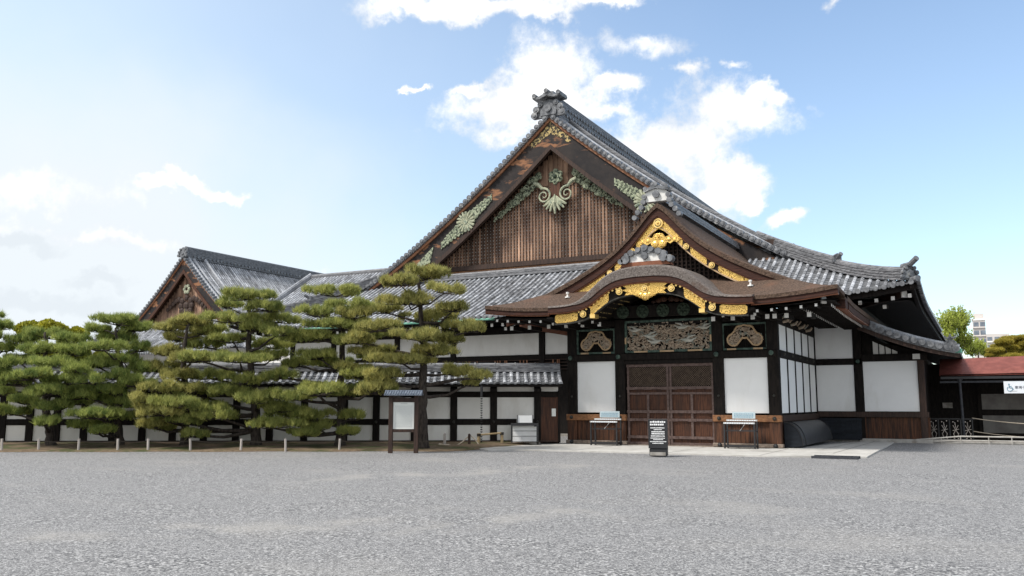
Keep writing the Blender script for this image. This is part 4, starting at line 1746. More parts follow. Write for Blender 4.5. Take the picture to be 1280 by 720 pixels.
for sgn in (1, -1):
    q.ball(c_ + np.array([sgn * .15, -.04, -.30]), .15, 10, 6, (1, .4, 1))
    for a, z_, r_ in ((.42, -.14, .09), (.64, -.17, .08)):
        q.ball(c_ + np.array([sgn * a, -.04, z_]), r_, 8, 5, (1, .4, 1))
q.build('gold_pendant', M['gold'], por)
q = MB()
q.prism([(-4.1, 6.05)] + [(u, max(6.06, pzr(u) - .1)) for u in np.linspace(-4.1, 4.1, 40)] + [(4.1, 6.05)], (PX, PGY + 1.0, 0), XA, YA, 0, .1)
gw = q.build('gable_wall', M['dark'], por)
q = MB()
for u in np.arange(-3.6, 3.61, .17):
    zt = pzr(u) - .15
    if zt > 6.15:
        q.box(PX + u - .03, PX + u + .03, PGY + .92, PGY + .97, 6.1, zt)
for z_ in np.arange(6.15, 8.3, .15):
    half = max([k for k in np.arange(.05, 4, .05) if pzr(k) - .15 > z_] or [0])
    if half:
        q.box(PX - half, PX + half, PGY + .96, PGY + .995, z_ - .025, z_ + .025)
q.build('gable_lattice', M['darkbrown'], gw)
# ridge and ridge-end ornament
q = MB()
q.sweep([(PX, y, 9.30) for y in np.linspace(PGY + .3, 44, 8)], ridge_prof(.24, .34, .12))
pr = q.build('ridge', M['ridge'], proof)
q = MB()
cc = np.array([PX, PGY + .05, 9.30])
q.prism([(-.42, .0), (-.55, .12), (-.42, .36), (-.2, .5), (.2, .5), (.42, .36), (.55, .12), (.42, 0)], cc, XA, -YA, -.25, .06)
of = q.build('ridge_ornament', M['onicap'], proof)
q = MB()
q.disc(cc + np.array([0, -.10, .26]), (0, 1, 0), .14, .12, 12)
q.prism([(-.5, .44), (-.25, .56), (0, .62), (.25, .56), (.5, .44), (.46, .38), (0, .5), (-.46, .38)], cc, XA, -YA, -.35, .16)
for sgn in (1, -1):
    for a, z_, r_ in ((.52, .0, .105), (.60, -.2, .105), (.75, -.38, .105), (.88, -.58, .10), (.48, .2, .10)):
        q.disc(cc + np.array([sgn * a, -.02, z_]), (0, 1, 0), r_, .26, 10)
    q.disc(cc + np.array([sgn * .42, -.02, .52]), (0, 1, 0), .08, .3, 8)
q.disc(cc + np.array([0, -.02, .66]), (0, 1, 0), .09, .34, 8)
q.build('ornament_curls', M['tiled'], of)
# thin metal flashing where the bark meets the tile
# lightning clips on the roof
for u, y_ in ((-3.55, 30.6), (3.55, 30.6)):
    q = MB()
    z_ = float(pz(y_ - PEY))
    q.disc((PX + u, y_, z_ + .03), (0, 0, 1), .10, .05, 8)
    q.tube([(PX + u, y_, z_), (PX + u, y_, z_ + .2)], .035, 6)
    q.disc((PX + u, y_, z_ + .2), (0, 0, 1), .06, .06, 8)
    q.build('roof_clip', M['tipwhite'], proof)

# porch soffit, rafters
q = MB()
uu = np.linspace(-PHW + .15, PHW - .15, 30)
for u0, u1 in zip(uu[:-1], uu[1:]):
    if min(abs(u0), abs(u1)) >= 3.75:
        z0, z1 = 5.20 - .36 + plift(u0, PEY), 5.20 - .36 + plift(u1, PEY)
        q.add([(PX + u0, PEY + .12, z0), (PX + u1, PEY + .12, z1), (PX + u1, 31.85, 5.12), (PX + u0, 31.85, 5.12)], [(0, 1, 2, 3)])
    elif q.v:
        q.build('front_soffit', M['dark'], por)
        q = MB()
q.build('front_soffit', M['dark'], por)
for sgn in (1, -1):
    q = MB()
    X = PX + sgn * (PHW - .12)
    q.add([(X, PEY + .2, 4.95), (X, 39.9, 4.82), (PX + sgn * 4.0, 39.9, 5.2), (PX + sgn * 4.0, PEY + .2, 5.2)], [(0, 1, 2, 3)])
    q.build('eave_soffit', M['dark'], por)
pts = [(PX + u, PEY + .30, 4.74 + .8 * plift(u, PEY)) for u in list(np.arange(-6.2, -3.9, .48)) + list(np.arange(3.95, 6.3, .48))]
pts += [(PX + u, 30.0, 4.66) for u in np.arange(-3.9, 4.0, .55) if abs(u) > 2.2]
rafters(por, pts, RAFT_S)
pts = [(PX + u, 30.55, 4.62) for u in (-6.0, -5.2, -4.35, -3.6, -2.9, -2.2, 2.2, 2.9, 3.6, 4.1, 4.35, 4.75, 5.5)]
rafters(por, pts, RAFT)
pts = [(PX + PHW - .34, y, 4.90 - .10 * min(1, (y - PEY) / 4)) for y in np.arange(PEY + .9, 39.4, .36)]
rafters(por, pts, RAFT_S, R(90))
pts = [(PX + PHW - 1.35, y, 4.86) for y in np.arange(PEY + 1.2, 39.0, .42)]
rafters(por, pts, RAFT_S, R(90))
q = MB()
q.bar((PX + 4.1, 31.9, 4.88), (PX + 6.05, PEY + .62, 5.02), .16, .20)
q.m = 1
q.bar((PX + 6.05, PEY + .62, 5.02), (PX + 6.09, PEY + .58, 5.022), .18, .22)
q.build('hip_rafter', [M['dark'], M['tipwhite']], por)
# bracket ends along the side wall top
for i, y in enumerate((32.6, 34.1, 35.7, 37.3)):
    q = MB()
    q.tube([(-6.30, y, 4.60), (-6.12, y, 4.64), (-6.04, y, 4.74)], [.06, .065, .035], 7)
    q.tube([(-6.30, y - .30, 4.66), (-6.14, y - .30, 4.84)], [.035, .03], 6)
    q.build('bracket_end', M['carve'], por)

# porch walls
YF = 31.88
XL, XR = -14.66, -6.39
pcore = MB()
pcore.box(XL + .12, XR - .10, YF + .30, 40.1, 0, 5.1)
pcore.build('wall_core', M['dark'], por)
PXS = [-14.47, -12.42, -8.55, -6.56]
for x in PXS:
    q = MB()
    q.box(x - .20, x + .20, YF - .06, YF + .28, .16, 4.9)
    q.build('post', M['dark'], por, bevel=.02)
for x0, x1 in ((PXS[0], PXS[1]), (PXS[2], PXS[3])):
    q = MB()
    q.box(x0 + .203, x1 - .203, YF + .05, YF + .25, 1.27, 3.27)
    q.build('wall_panel', M['plaster'], por)
    q = MB()
    nb = 9
    for i in range(nb):
        a = x0 + .203 + (x1 - x0 - .406) * i / nb
        c = x0 + .203 + (x1 - x0 - .406) * (i + 1) / nb - .006
        q.box(a, c, YF + .03 + .006 * (i % 2), YF + .2, .20, .96)
    q.build('plinth_boards', M['plank'], por)
    q = MB()
    q.box(x0 - .24, x1 + .24, YF - .12, YF + .06, .96, 1.20)
    q.build('sill_beam', M['orange'], por, bevel=.015)
    q = MB()
    q.box(x0 - .26, x1 + .26, YF - .12, YF + .1, .05, .19)
    q.build('ground_sill', M['sillstone'], por, bevel=.015)
    for x in (x0, x1):
        q = MB()
        q.ball((x, YF - .13, 1.08), .075, 10, 6)
        q.build('nail_cover', M['boss'], por)
        q = MB()
        q.ball((x, YF - .13, .12), .085, 10, 6)
        q.build('nail_cover', M['blackmetal'], por)
        q = MB()
        q.ball((x, YF - .08, 1.9), .05, 8, 5)
        q.build('nail_cover', M['boss'], por)
    # lower part of the posts shows bare brown wood
    for x in (x0, x1):
        q = MB()
        q.box(x - .207, x + .207, YF - .068, YF + .2, .20, .95)
        q.build('post_foot', M['plank'], por)
for z0, z1 in ((3.29, 3.54),):
    q = MB()
    q.box(XL - .02, XR + .02, YF - .11, YF + .26, z0, z1)
    q.build('tie_beam', M['dark'], por, bevel=.015)
for x in PXS:
    q = MB()
    q.ball((x - .04, YF - .12, 3.43), .095, 10, 6, (1, .7, 1))
    q.build('nail_cover', M['green'], por)
q = MB()
q.box(XL, XR, YF - .02, YF + .25, 4.62, 4.86)
q.build('head_beam', M['dark'], por)


def frame_rect(x0, x1, z0, z1, y, w, name, m_, parent):
    q = MB()
    q.box(x0, x1, y, y + .08, z0, z0 + w)
    q.box(x0, x1, y, y + .08, z1 - w, z1)
    q.box(x0, x0 + w, y + .002, y + .078, z0 + w, z1 - w)
    q.box(x1 - w, x1, y + .002, y + .078, z0 + w, z1 - w)
    return q.build(name, M[m_], parent)


def cloud_outline(s):
    """three-lobed cloud: angle-sampled union of circles with a notch below"""
    cs = ((-.40, -.06, .22), (.40, -.06, .22), (-.15, .24, .20), (.15, .24, .20), (0, .27, .20), (-.28, .10, .17), (.28, .10, .17), (0, .14, .15))
    pts = []
    for k in range(64):
        a = -math.pi / 2 + 2 * math.pi * (k + .5) / 64
        r = .02
        for q in np.linspace(.02, .9, 130):
            x, z = q * math.cos(a), .14 + q * math.sin(a)
            if any((x - cx) ** 2 + (z - cz) ** 2 < cr * cr for cx, cz, cr in cs):
                r = q
        pts.append((r * math.cos(a) * s, (.14 + r * math.sin(a)) * s))
    return pts


def relief(name, x0, x1, z0, z1, y, parent, m_, seed, inside=None, amp=.10, sp=.055):
    """carved openwork: overlapping leaf and wave shapes standing off a dark ground"""
    rl = random.Random(seed)
    q = MB()
    area = (x1 - x0) * (z1 - z0)
    for k in range(int(area / (sp * sp) * .62)):
        x, z = rl.uniform(x0, x1), rl.uniform(z0, z1)
        if inside and not inside(x, z):
            continue
        a = rl.uniform(-.6, .6) + (.0 if rl.random() < .7 else 1.3)
        ln, w = rl.uniform(.07, .20), rl.uniform(.022, .045)
        bow = rl.uniform(-.06, .06)
        d = np.array([math.cos(a), 0, math.sin(a)])
        nn = np.array([-math.sin(a), 0, math.cos(a)])
        c = np.array([x, y - rl.uniform(.01, amp), z])
        q.tube([c - d * ln / 2, c + nn * bow - YA * .02, c + d * ln / 2], [w * .35, w, w * .3], 5)
    return q.build(name, M[m_], parent)


for x0, x1 in ((-14.27, -12.62), (-8.38, -6.72)):
    z0, z1 = 3.57, 4.56
    pb = MB()
    pb.box(x0 + .02, x1 - .02, YF + .16, YF + .24, z0, z1)
    pan = pb.build('transom_panel', M['dark'], por)
    frame_rect(x0, x1, z0, z1, YF - .01, .07, 'panel_frame', 'green', pan)
    q = MB()
    for xx in np.linspace(x0 + .35, x1 - .35, 2):
        q.box(xx - .17, xx + .17, YF - .025, YF + .0, z0 + .002, z0 + .062)
    q.build('frame_patch', M['carveb'], pan)
    q = MB()
    for xx in np.arange(x0 + .13, x1 - .1, .07):
        q.box(xx - .012, xx + .012, YF + .10, YF + .13, z0 + .08, z1 - .08)
    q.build('panel_bars', M['dark'], pan)
    cx, cz = (x0 + x1) / 2, z0 + .44
    s = 1.02
    out = cloud_outline(s)
    q = MB()
    q.tube([(cx + a, YF + .02, cz + b_) for a, b_ in out] + [(cx + out[0][0], YF + .02, cz + out[0][1])], .036, 6)
    q.build('cloud_carving_rim', M['carveb'], pan)
    ins = lambda x, z: any((x - cx - a * s) ** 2 + (z - cz - b_ * s) ** 2 < (r_ * s - .02) ** 2 for a, b_, r_ in ((-.40, -.06, .22), (.40, -.06, .22), (-.15, .24, .20), (.15, .24, .20), (-.28, .10, .17), (.28, .10, .17)))
    relief('cloud_carving', cx - .75, cx + .75, cz - .3, cz + .55, YF + .08, pan, 'carve', 3, ins, .06, .038)

x0, x1, z0, z1 = -12.2, -8.76, 3.57, 4.82
pb = MB()
pb.box(x0 + .02, x1 - .02, YF + .14, YF + .2, z0, z1)
pan = pb.build('carved_transom', M['dark'], por)
frame_rect(x0, x1, z0, z1, YF - .03, .085, 'panel_frame', 'green', pan)
q = MB()
for xx in (-11.55, -10.5, -9.4):
    q.box(xx - .28, xx + .28, YF - .045, YF - .028, z0 + .004, z0 + .07)
for xx in (x0 + .004, x1 - .068):
    q.box(xx, xx + .064, YF - .045, YF - .028, z0 + .35, z0 + .6)
q.build('frame_patch', M['carveb'], pan)
relief('foliage_carving', x0 + .1, x1 - .1, z0 + .1, z1 - .1, YF + .10, pan, 'carve', 11, None, .10, .046)
for i, (bx, bz, s, f) in enumerate(((-11.7, 4.45, 1, 1), (-11.25, 4.2, 1.1, -1), (-10.9, 3.98, 1.1, 1), (-9.8, 4.5, 1.1, 1), (-9.75, 4.0, 1.2, -1), (-9.1, 4.45, .9, -1))):
    q = MB()
    c = np.array([bx, YF - .03, bz])
    q.tube([c + XA * f * .30 * s, c + XA * f * .14 * s + ZA * .03, c, c - XA * f * .18 * s - ZA * .02, c - XA * f * .36 * s + ZA * .08 * s], [.012, .02, .075 * s, .055 * s, .01], 7)
    q.tube([c, c - XA * f * .12 * s + ZA * .11 * s, c - XA * f * .32 * s + ZA * .15 * s], [.05, .05, .012], 6)
    q.build('bird_carving', M['crane'], pan)
# crest beam above the carving
q = MB()
q.box(-12.4, -8.5, 31.2, 31.5, 4.9, 5.34)
cb = q.build('crest_beam', M['dark'], por)
for k in range(5):
    q = MB()
    cx = -12.0 + k * .80
    q.disc((cx, 31.18, 5.10), (0, 1, 0), .25, .05, 14)
    for j in range(6):
        a = 2 * math.pi * j / 6
        q.ball((cx + .14 * math.cos(a), 31.15, 5.10 + .14 * math.sin(a)), .07, 6, 4)
    q.build('crest_carving', M['darkgreen'], cb)
q = MB()
for sgn in (1, -1):
    for a, z_, r_ in ((.15, 5.52, .12), (.35, 5.48, .10), (.55, 5.44, .07)):
        q.ball((PX + .3 + sgn * a, 31.2, z_), r_, 7, 5, (1.2, .5, .9))
q.build('ceiling_carving', M['brown'], cb)

# doors
for sgn, (a, c) in ((-1, (-12.16, -10.49)), (1, (-10.45, -8.76))):
    q = MB()
    q.box(a + .01, c - .01, YF + .12, YF + .16, .12, 2.24)
    door = q.build('door', M['brown'], por)
    fr = MB()
    y0, y1 = YF + .045, YF + .118
    for z0, z1 in ((.08, .16), (.30, .40), (.96, 1.05), (1.26, 1.36), (1.96, 2.04), (2.16, 2.26), (3.02, 3.12)):
        fr.box(a, c, y0, y1, z0, z1)
    xm = (a + c) / 2
    for xx, w in ((a, .08), (c - .08, .08)):
        fr.box(xx, xx + w, y0 - .003, y1 + .003, .08, 3.12)
    fr.box(xm - .045, xm + .045, y0 + .002, y1 - .002, .402, 1.958)
    fr.build('door_frame', M['doorrail'], door)
    for z in (1.00, 1.31, 2.20, 3.07, .35):
        for xx in (a + .14, xm, c - .14):
            kf = MB()
            kf.box(xx - .16, xx + .16, y0 - .016, y0 - .004, z - .054, z + .054)
            kf.build('door_fitting', M['doorrail'], door)
    gl = MB()
    zz0, zz1 = 2.27, 3.01
    st = .085
    w = c - a - .16
    hgt = zz1 - zz0
    for k in np.arange(-hgt, w, st):
        for dr in (1, -1):
            u0, u1 = max(k, 0), min(k + hgt, w)
            if u1 <= u0:
                continue
            p = [(u0, u0 - k), (u1, u1 - k)]
            if dr < 0:
                p = [(w - x, z) for x, z in p]
            yy = YF + .085 + (.012 if dr < 0 else 0)
            gl.bar((a + .08 + p[0][0], yy, zz0 + p[0][1]), (a + .08 + p[1][0], yy, zz0 + p[1][1]), .02, .018, up=(0, 1, 0))
    gl.build('door_grille', M['grille'], door)
    bk = MB()
    bk.box(a + .01, c - .01, YF + .14, YF + .16, 2.25, 3.1)
    bk.build('grille_backing', M['dark'], door)
q = MB()
q.box(-10.488, -10.452, YF + .03, YF + .13, .08, 3.12)
q.build('door_meeting_stile', M['darkbrown'], por)
q = MB()
q.box(-12.22, -8.75, YF - .02, YF + .2, 3.13, 3.28)
q.build('door_lintel', M['dark'], por)
q = MB()
q.box(-12.22, -8.75, YF - .05, YF + .2, .0, .075)
q.build('door_threshold', M['sillstone'], por)

# right side wall of the porch (plane X = XR), five bays
ysd = np.linspace(YF + .28, 39.9, 6)
for i in range(5):
    a, c = ysd[i] + .05, ysd[i + 1] - .05
    for z0, z1, nm in ((1.27, 3.27, 'wall_panel'), (3.57, 4.5, 'upper_wall_panel')):
        q = MB()
        q.box(XR - .14, XR - .03, a, c, z0, z1)
        q.build(nm, M['plaster'], por)
for y in ysd[1:-1]:
    q = MB()
    q.box(XR - .15, XR - .0, y - .06, y + .06, 1.2, 4.6)
    q.build('side_post', M['dark'], por)
for z0, z1, m_, e in ((3.29, 3.54, 'dark', .05), (.98, 1.20, 'darkbrown', .06), (4.52, 4.9, 'dark', .02)):
    q = MB()
    q.box(XR - .15, XR + e, YF + .262, 39.88, z0, z1)
    q.build('side_beam', M[m_], por)
q = MB()
for i in range(30):
    q.box(XR - .12, XR - .03 - .005 * (i % 2), YF + .28 + i * .25, YF + .28 + i * .25 + .245, .1, .97)
q.build('side_boards', M['plank'], por)
for y in np.linspace(YF + .9, 39.0, 5):
    q = MB()
    q.ball((XR + .06, y, 3.42), .06, 8, 5)
    q.build('nail_cover', M['boss'], por)

# black bowed skirting screen along the side wall
hd = thing('bowed_wall_screen', 'black bowed screen leaning against the right side wall of the porch', 'wall screen', (-5.9, 35.4, .045))
prof = [(XR + .07 + .62 * math.sin(a), .045 + .90 * math.cos(a) ** .85) for a in np.linspace(.0, math.pi / 2 - .06, 14)]
q = MB()
yv = np.linspace(32.15, 38.9, 40)
vs, fs = [], []
for y in yv:
    for x, z in prof:
        vs.append((x, y, z))
for i in range(len(yv) - 1):
    for j in range(len(prof) - 1):
        p = i * len(prof) + j
        fs.append((p, p + 1, p + len(prof) + 1, p + len(prof)))
q.add(vs, fs)
q.build('slats', M['hood'], hd, smooth=True)
for y in (32.15, 32.75, 38.85):
    q = MB()
    q.tube([(x + .012, y, z + .012) for x, z in prof], .022, 6)
    q.build('rib', M['blackmetal'], hd)
q = MB()
q.prism([(XR + .07, .045)] + [(x - .01, z - .01) for x, z in prof], (0, 32.18, 0), XA, YA, 0, .03)
q.build('end_panel', M['bluepaint'], hd)
q = MB()
for y in np.arange(32.5, 38.9, 1.1):
    q.bar((XR + .06, y, .96), (XR + .13, y, .88), .05, .02)
q.build('hanger', M['blackmetal'], hd)
for z in (.25, .45, .65):
    pass


# ------------------------------------------------------------------ tile-capped boundary wall
wall = thing('boundary_wall', 'long low white plastered wall with dark posts and tile coping behind the pines', 'wall', W0 + WD * 12)
WY = 0.0


def wbox(u0, u1, v0, v1, z0, z1, name, m_, parent=wall, bevel=0):
    q = MB()
    q.fbox(W0, WD, WN, u0, u1, v0, v1, z0, z1)
    return q.build(name, M[m_], parent, bevel=bevel)


pxs = [672, 617, 567, 518, 470, 430, 380, 337, 295, 255, 216, 178, 141, 105, 71, 37, 3, -32, -68]
wus = [wu(p) for p in pxs]
UEND = wus[-1]
wbox(.05, UEND, -.35, -.12, 0, 2.3, 'wall_core', 'dark')
for u in wus:
    wbox(u - .13, u + .13, -.12, .05, .1, 2.12, 'post', 'dark')
for u0, u1 in zip(wus[:-1], wus[1:]):
    wbox(u0 + .14, u1 - .14, -.11, -.02, 1.02, 1.86, 'upper_panel', 'plaster2')
    wbox(u0 + .14, u1 - .14, -.11, -.02, .19, .78, 'lower_panel', 'plaster2')
    wbox(u0 + .14, u1 - .14, -.11, -.02, 2.09, 2.32, 'frieze_panel', 'plaster2')
wbox(wus[0] - .1, UEND, -.10, .03, .80, 1.0, 'middle_beam', 'dark')
wbox(.05, UEND, -.10, .04, 1.88, 2.07, 'top_beam', 'dark')
wbox(.05, UEND, -.10, .06, .12, .175, 'sill_beam', 'darkbrown')
wbox(wus[0] - .1, UEND, -.14, .10, 0, .118, 'plinth', 'stone')
for u in wus[:6]:
    q = MB()
    q.ball(W0 + WD * u + WN * .06 + ZA * .9, .06, 8, 5)
    q.build('nail_cover', M['boss'], wall)
# door in the bay beside the porch
q = MB()
q.fbox(W0, WD, WN, .16, wus[0] - .15, -.06, 0, .12, 1.86)
dr = q.build('door', M['brown'], wall)
q = MB()
for a, c in ((.10, .17), (wus[0] - .20, wus[0] - .13)):
    q.fbox(W0, WD, WN, a, c, -.05, .02, .1, 1.9)
q.fbox(W0, WD, WN, .17, wus[0] - .2, -.05, .015, 1.78, 1.86)
q.build('door_frame', M['brown'], dr)
q = MB()
q.fbox(W0, WD, WN, .20, .36, .022, .035, 1.12, 1.42)
q.build('notice_plate', M['paper'], dr)
wbox(.1, wus[0] - .14, -.11, -.02, 2.09, 2.32, 'frieze_panel', 'plaster2')
wbox(.02, .12, -.10, .06, .1, 2.12, 'end_post', 'dark')
# corbels under the coping
for u in wus[:6]:
    wbox(u - .12, u + .12, .05, .55, 2.08, 2.2, 'corbel', 'dark')
# coping roof
hf = lambda t: .46 * np.asarray(t, float) + .05 * np.asarray(t, float) ** 2
O = W0 + WN * .88 + ZA * 2.38
Q, T = tile_rows(O, WD, -WN, hf, np.arange(.08, UEND, .27), lambda u: (0, 1.0), r=.075, seg=.27, spacing=.27)
O2 = W0 - WN * 1.12 + ZA * 2.38
Qb, Tb = tile_rows(O2, WD, WN, hf, np.arange(.08, UEND, .54), lambda u: (0, 1.0), spacing=.54, seg=.5)
wr = quads_obj('coping', np.concatenate(Q + Qb), np.concatenate(T + Tb), M['tile'], wall)
q = MB()
q.fbox(W0, WD, WN, .02, UEND, -1.1, .84, 2.27, 2.335)
q.build('coping_soffit', M['dark'], wr)
q = MB()
for a, c in ((.88, -.1), (-1.12, -.1)):
    p0, p1 = W0 + WN * a + ZA * 2.34, W0 + WN * c + ZA * (2.34 + float(hf(1)))
    q.add([p0, p1, p1 + WD * UEND, p0 + WD * UEND], [(0, 1, 2, 3)])
q.build('coping_deck', M['dark'], wr)
q = MB()
q.sweep([W0 - WN * .12 + WD * u + ZA * (2.38 + float(hf(1)) - .03) for u in np.linspace(.02, UEND, 10)], ridge_prof(.20, .26, .11))
q.build('coping_ridge', M['ridge'], wr)
q = MB()
for u in np.arange(.2, UEND, .8):
    q.disc(W0 - WN * .12 + WD * u + ZA * (2.38 + float(hf(1)) + .235), WD, .125, .04, 8)
q.build('ridge_joints', M['tiled'], wr)

# rain chain hanging from the coping
ch = MB()
cu = wu(602)
pc = W0 + WD * cu + WN * .92
ch.tube([pc + ZA * 2.30, pc + ZA * 1.85], .05, 8)
z = 1.82
while z > .1:
    ch.tube([pc + ZA * z, pc + ZA * (z - .045)], [.048, .028], 8)
    z -= .09
tag(ch.build('rain_chain', M['blackmetal'], origin=pc), 'dark cup rain chain hanging from the coping eave by the bamboo barrier', 'rain chain')


# ------------------------------------------------------------------ rear hall at the left and the linking roof
RXC, RHW, REY, RVY, RRY, REZ = -70.2, 12.4, 55.5, 60.0, 98.0, 6.3


def hr_(t):
    t = np.asarray(t, float)
    return .55 * t + .0215 * t * t


rear = thing('rear_hall', 'distant smaller hall with boarded brown gable and tile roof rising behind the pines', 'palace hall', (RXC, 60, 0))
rroof, rlf, rls, rside = build_hall_roof(rear, RXC, RHW, REY, RVY, RRY, REZ, hr_, .4, .5, 1.5, top_t=5.3)
verge(rear, rroof, RXC, RHW, RVY, REZ, hr_, 4.1, .42, .17)
q = MB()
rz_top = REZ + float(hr_(RHW))
q.sweep([(RXC, y, rz_top - .2) for y in np.linspace(RVY + .2, RRY, 12)], ridge_prof(.42, 1.1, .16))
q.build('main_ridge', M['ridge'], rroof)
q = MB()
for y in np.arange(RVY + 1, RRY, .5):
    q.disc((RXC + .42, y, rz_top + .06), (1, 0, 0), .13, .16, 8)
q.build('ridge_bosses', M['tiled'], rroof)['kind'] = 'stuff'
for sgn in (1, -1):
    q = MB()
    q.sweep([(RXC + sgn * (RHW - t), RVY + 2.4, REZ + float(hr_(t)) + .03) for t in np.linspace(RHW - .5, 4.9, 16)], ridge_prof(.24, .40, .14))
    q.build('descending_ridge', M['tile'], rroof)
    q = MB()
    q.sweep([(RXC + sgn * (RHW - t), REY + t, REZ + float(hr_(t)) + float(rlf(RHW - t, np.array([t]))[0]) + .03) for t in np.linspace(4.8, .2, 16)], ridge_prof(.22, .40, .12))
    q.build('hip_ridge', M['ridge'], rroof)
oni(rroof, 'ridge_ornament', (RXC, RVY - .1, rz_top - .1), XA, -YA, .95, horns=False)
rzr = lambda x: REZ + float(hr_(RHW - abs(x - RXC)))
q = MB()
zb2 = REZ + 2.55
rzin = lambda x: rzr(x) - 1.75
q.prism([(-8.2, zb2)] + [(u, max(zb2, rzin(RXC + u) + .9)) for u in np.linspace(-8.2, 8.2, 40)] + [(8.2, zb2)], (RXC, RVY + .95, 0), XA, YA, 0, .1)
rg = q.build('gable_wall', M['gableback'], rear)
q = MB()
for u in np.arange(-7.9, 7.9, .34):
    zt = min(rzin(RXC + u), rzin(RXC + u + .3)) + .5
    if zt > zb2 + .1:
        q.t = float(np.clip(rng.normal(1.3, .4), .6, 2.2))
        q.box(RXC + u, RXC + u + .31, RVY + .86 + .02 * (int(u * 3) % 2), RVY + .94, zb2, zt)
q.build('gable_boards', M['gable'], rg)
for sgn in (1, -1):
    xs = RXC + sgn * np.linspace(0, 8.4, 24)
    for nm, z0, z1, m_, y in (('verge_edging', .18, .38, 'trim', .02), ('barge_board', .385, 1.35, 'barge', .12), ('barge_board_moulding', 1.34, 1.75, 'brown', .06)):
        q = MB()
        q.strip([(x, RVY + y, rzr(x) - z0) for x in xs], [(x, RVY + y, rzr(x) - z1) for x in xs], (0, 1, 0), .2)
        q.build(nm, M[m_], rg)
q = MB()
for k in range(6):
    a = k * math.pi / 3
    q.ball((RXC + .34 * math.cos(a), RVY + .6, rz_top - 3.3 + .34 * math.sin(a)), .2, 7, 5, (1, .5, 1))
q.build('pendant_rosette', M['patinapale'], rg)
q = MB()
for a, z_, r_ in ((0, -4.2, .3), (0, -5.0, .45), (0, -5.7, .5), (0, -6.2, .35)):
    q.ball((RXC + a, RVY + .62, rz_top + z_), r_, 8, 5, (1, .4, 1))
for sgn in (1, -1):
    for a, z_, r_ in ((.6, -4.5, .36), (.75, -5.0, .36), (.62, -5.5, .36), (1.1, -4.3, .3), (1.5, -4.45, .3), (1.9, -4.7, .28), (2.3, -5.0, .26), (2.7, -5.3, .22)):
        q.ball((RXC + sgn * a, RVY + .62, rz_top + z_), r_, 8, 5, (1, .4, 1))
q.build('carved_pendant', M['darkbrown'], rg)
q = MB()
q.box(RXC - 8, RXC + 8, RVY + .7, RVY + 1.0, zb2 - .25, zb2)
q.build('gable_beam', M['darkbrown'], rg)
q = MB()
q.sweep([(x, RVY + .6, REZ + float(hr_(4.9)) - .1) for x in (RXC - 8, RXC, RXC + 8)], ridge_prof(.25, .34, .13))
q.build('gable_foot_ridge', M['tile'], rroof)
q = MB()
q.box(RXC - RHW + 2, RXC + RHW - 2, REY + 2.2, RRY, 0, REZ + .4)
q.build('wall', M['plaster2'], rear)

lk = thing('linking_roof', 'grey tiled roof ridge linking the distant hall to the largest hall', 'linking roof', (-46, 55, 0))
hl = lambda t: .62 * np.asarray(t, float)
LZ = 12.05 - float(hl(7.5))
lx0, lx1 = -49.2, -36.0
Q, T = tile_rows((lx0, 47.5, LZ), XA, YA, hl, np.arange(.1, lx1 - lx0, .33), lambda u: (0, 7.5), seg=.5)
lr = quads_obj('roof', np.concatenate(Q), np.concatenate(T), M['tile'], lk)
q = MB()
q.sweep([(x, 55, 11.7) for x in (lx0, lx1)], ridge_prof(.3, .5, .14))
q.build('ridge', M['ridge'], lr)
q = MB()
q.sweep([(lx0 + .3, 55 - (7.5 - t), LZ + float(hl(t)) + .02) for t in np.linspace(7.4, 2.5, 8)], ridge_prof(.22, .34, .12))
q.build('descending_ridge', M['tile'], lr)
q = MB()
q.add([(lx0, 47.5, LZ - .08), (lx1, 47.5, LZ - .08), (lx1, 55, 11.95), (lx0, 55, 11.95), (lx1, 62, 7.6), (lx0, 62, 7.6)], [(0, 1, 2, 3), (3, 2, 4, 5)])
q.build('roof_deck', M['tiled'], lr)
q = MB()
q.box(lx0 + 1.2, lx1, 48.8, 61, 0, LZ + .6)
q.build('wall', M['plaster2'], lk)


# ------------------------------------------------------------------ corridor with the red roof at the right
co = thing('covered_corridor', 'low covered corridor with red brown metal roof at the right edge', 'corridor', (1, 43, 0))
q = MB()
q.strip([(x, 41.9, 2.84) for x in (-1.55, 8)], [(x, 41.9, 2.72) for x in (-1.55, 8)], (0, 1, 0), .1)
q.build('eave_board', M['dark'], co)
q = MB()
q.add([(-1.6, 41.85, 2.86), (8, 41.85, 2.93), (8, 43.6, 3.80), (-1.6, 43.6, 3.60), (-1.6, 45.3, 2.8), (8, 45.3, 2.9)], [(0, 1, 2, 3), (3, 2, 5, 4)])
q.add([(-1.6, 41.85, 2.80), (8, 41.85, 2.87), (8, 43.6, 3.72), (-1.6, 43.6, 3.52), (-1.6, 45.3, 2.72), (8, 45.3, 2.82)], [(3, 2, 1, 0), (4, 5, 2, 3)])
q.build('roof', M['redroof'], co)
q = MB()
q.box(-2.3, 8, 44.0, 44.2, 0, 3.4)
q.build('back_wall', M['dark'], co)
for z0, z1 in ((1.36, 2.04), (.34, 1.10)):
    q = MB()
    q.box(-.06, 8, 43.9, 43.98, z0, z1)
    q.build('wall_board', M['concrete'], co)
for x in (-.15, 2.6):
    q = MB()
    q.box(x - .06, x + .06, 43.8, 43.92, 0, 2.9)
    q.build('post', M['dark'], co)
q = MB()
q.box(-1.6, 8, 41.95, 42.05, 2.50, 2.58)
q.build('tie_rail', M['grate'], co)
q = MB()
q.tube([(-.83, 41.92, 2.66), (-.83, 41.92, 2.5)], [.13, .05], 10)
q.tube([(-.83, 41.92, 2.5), (-.80, 41.92, .06)], .055, 10)
q.disc((-.80, 41.92, .06), (0, 0, 1), .10, .10, 10)
q.build('downpipe', M['grate'], co)
q = MB()
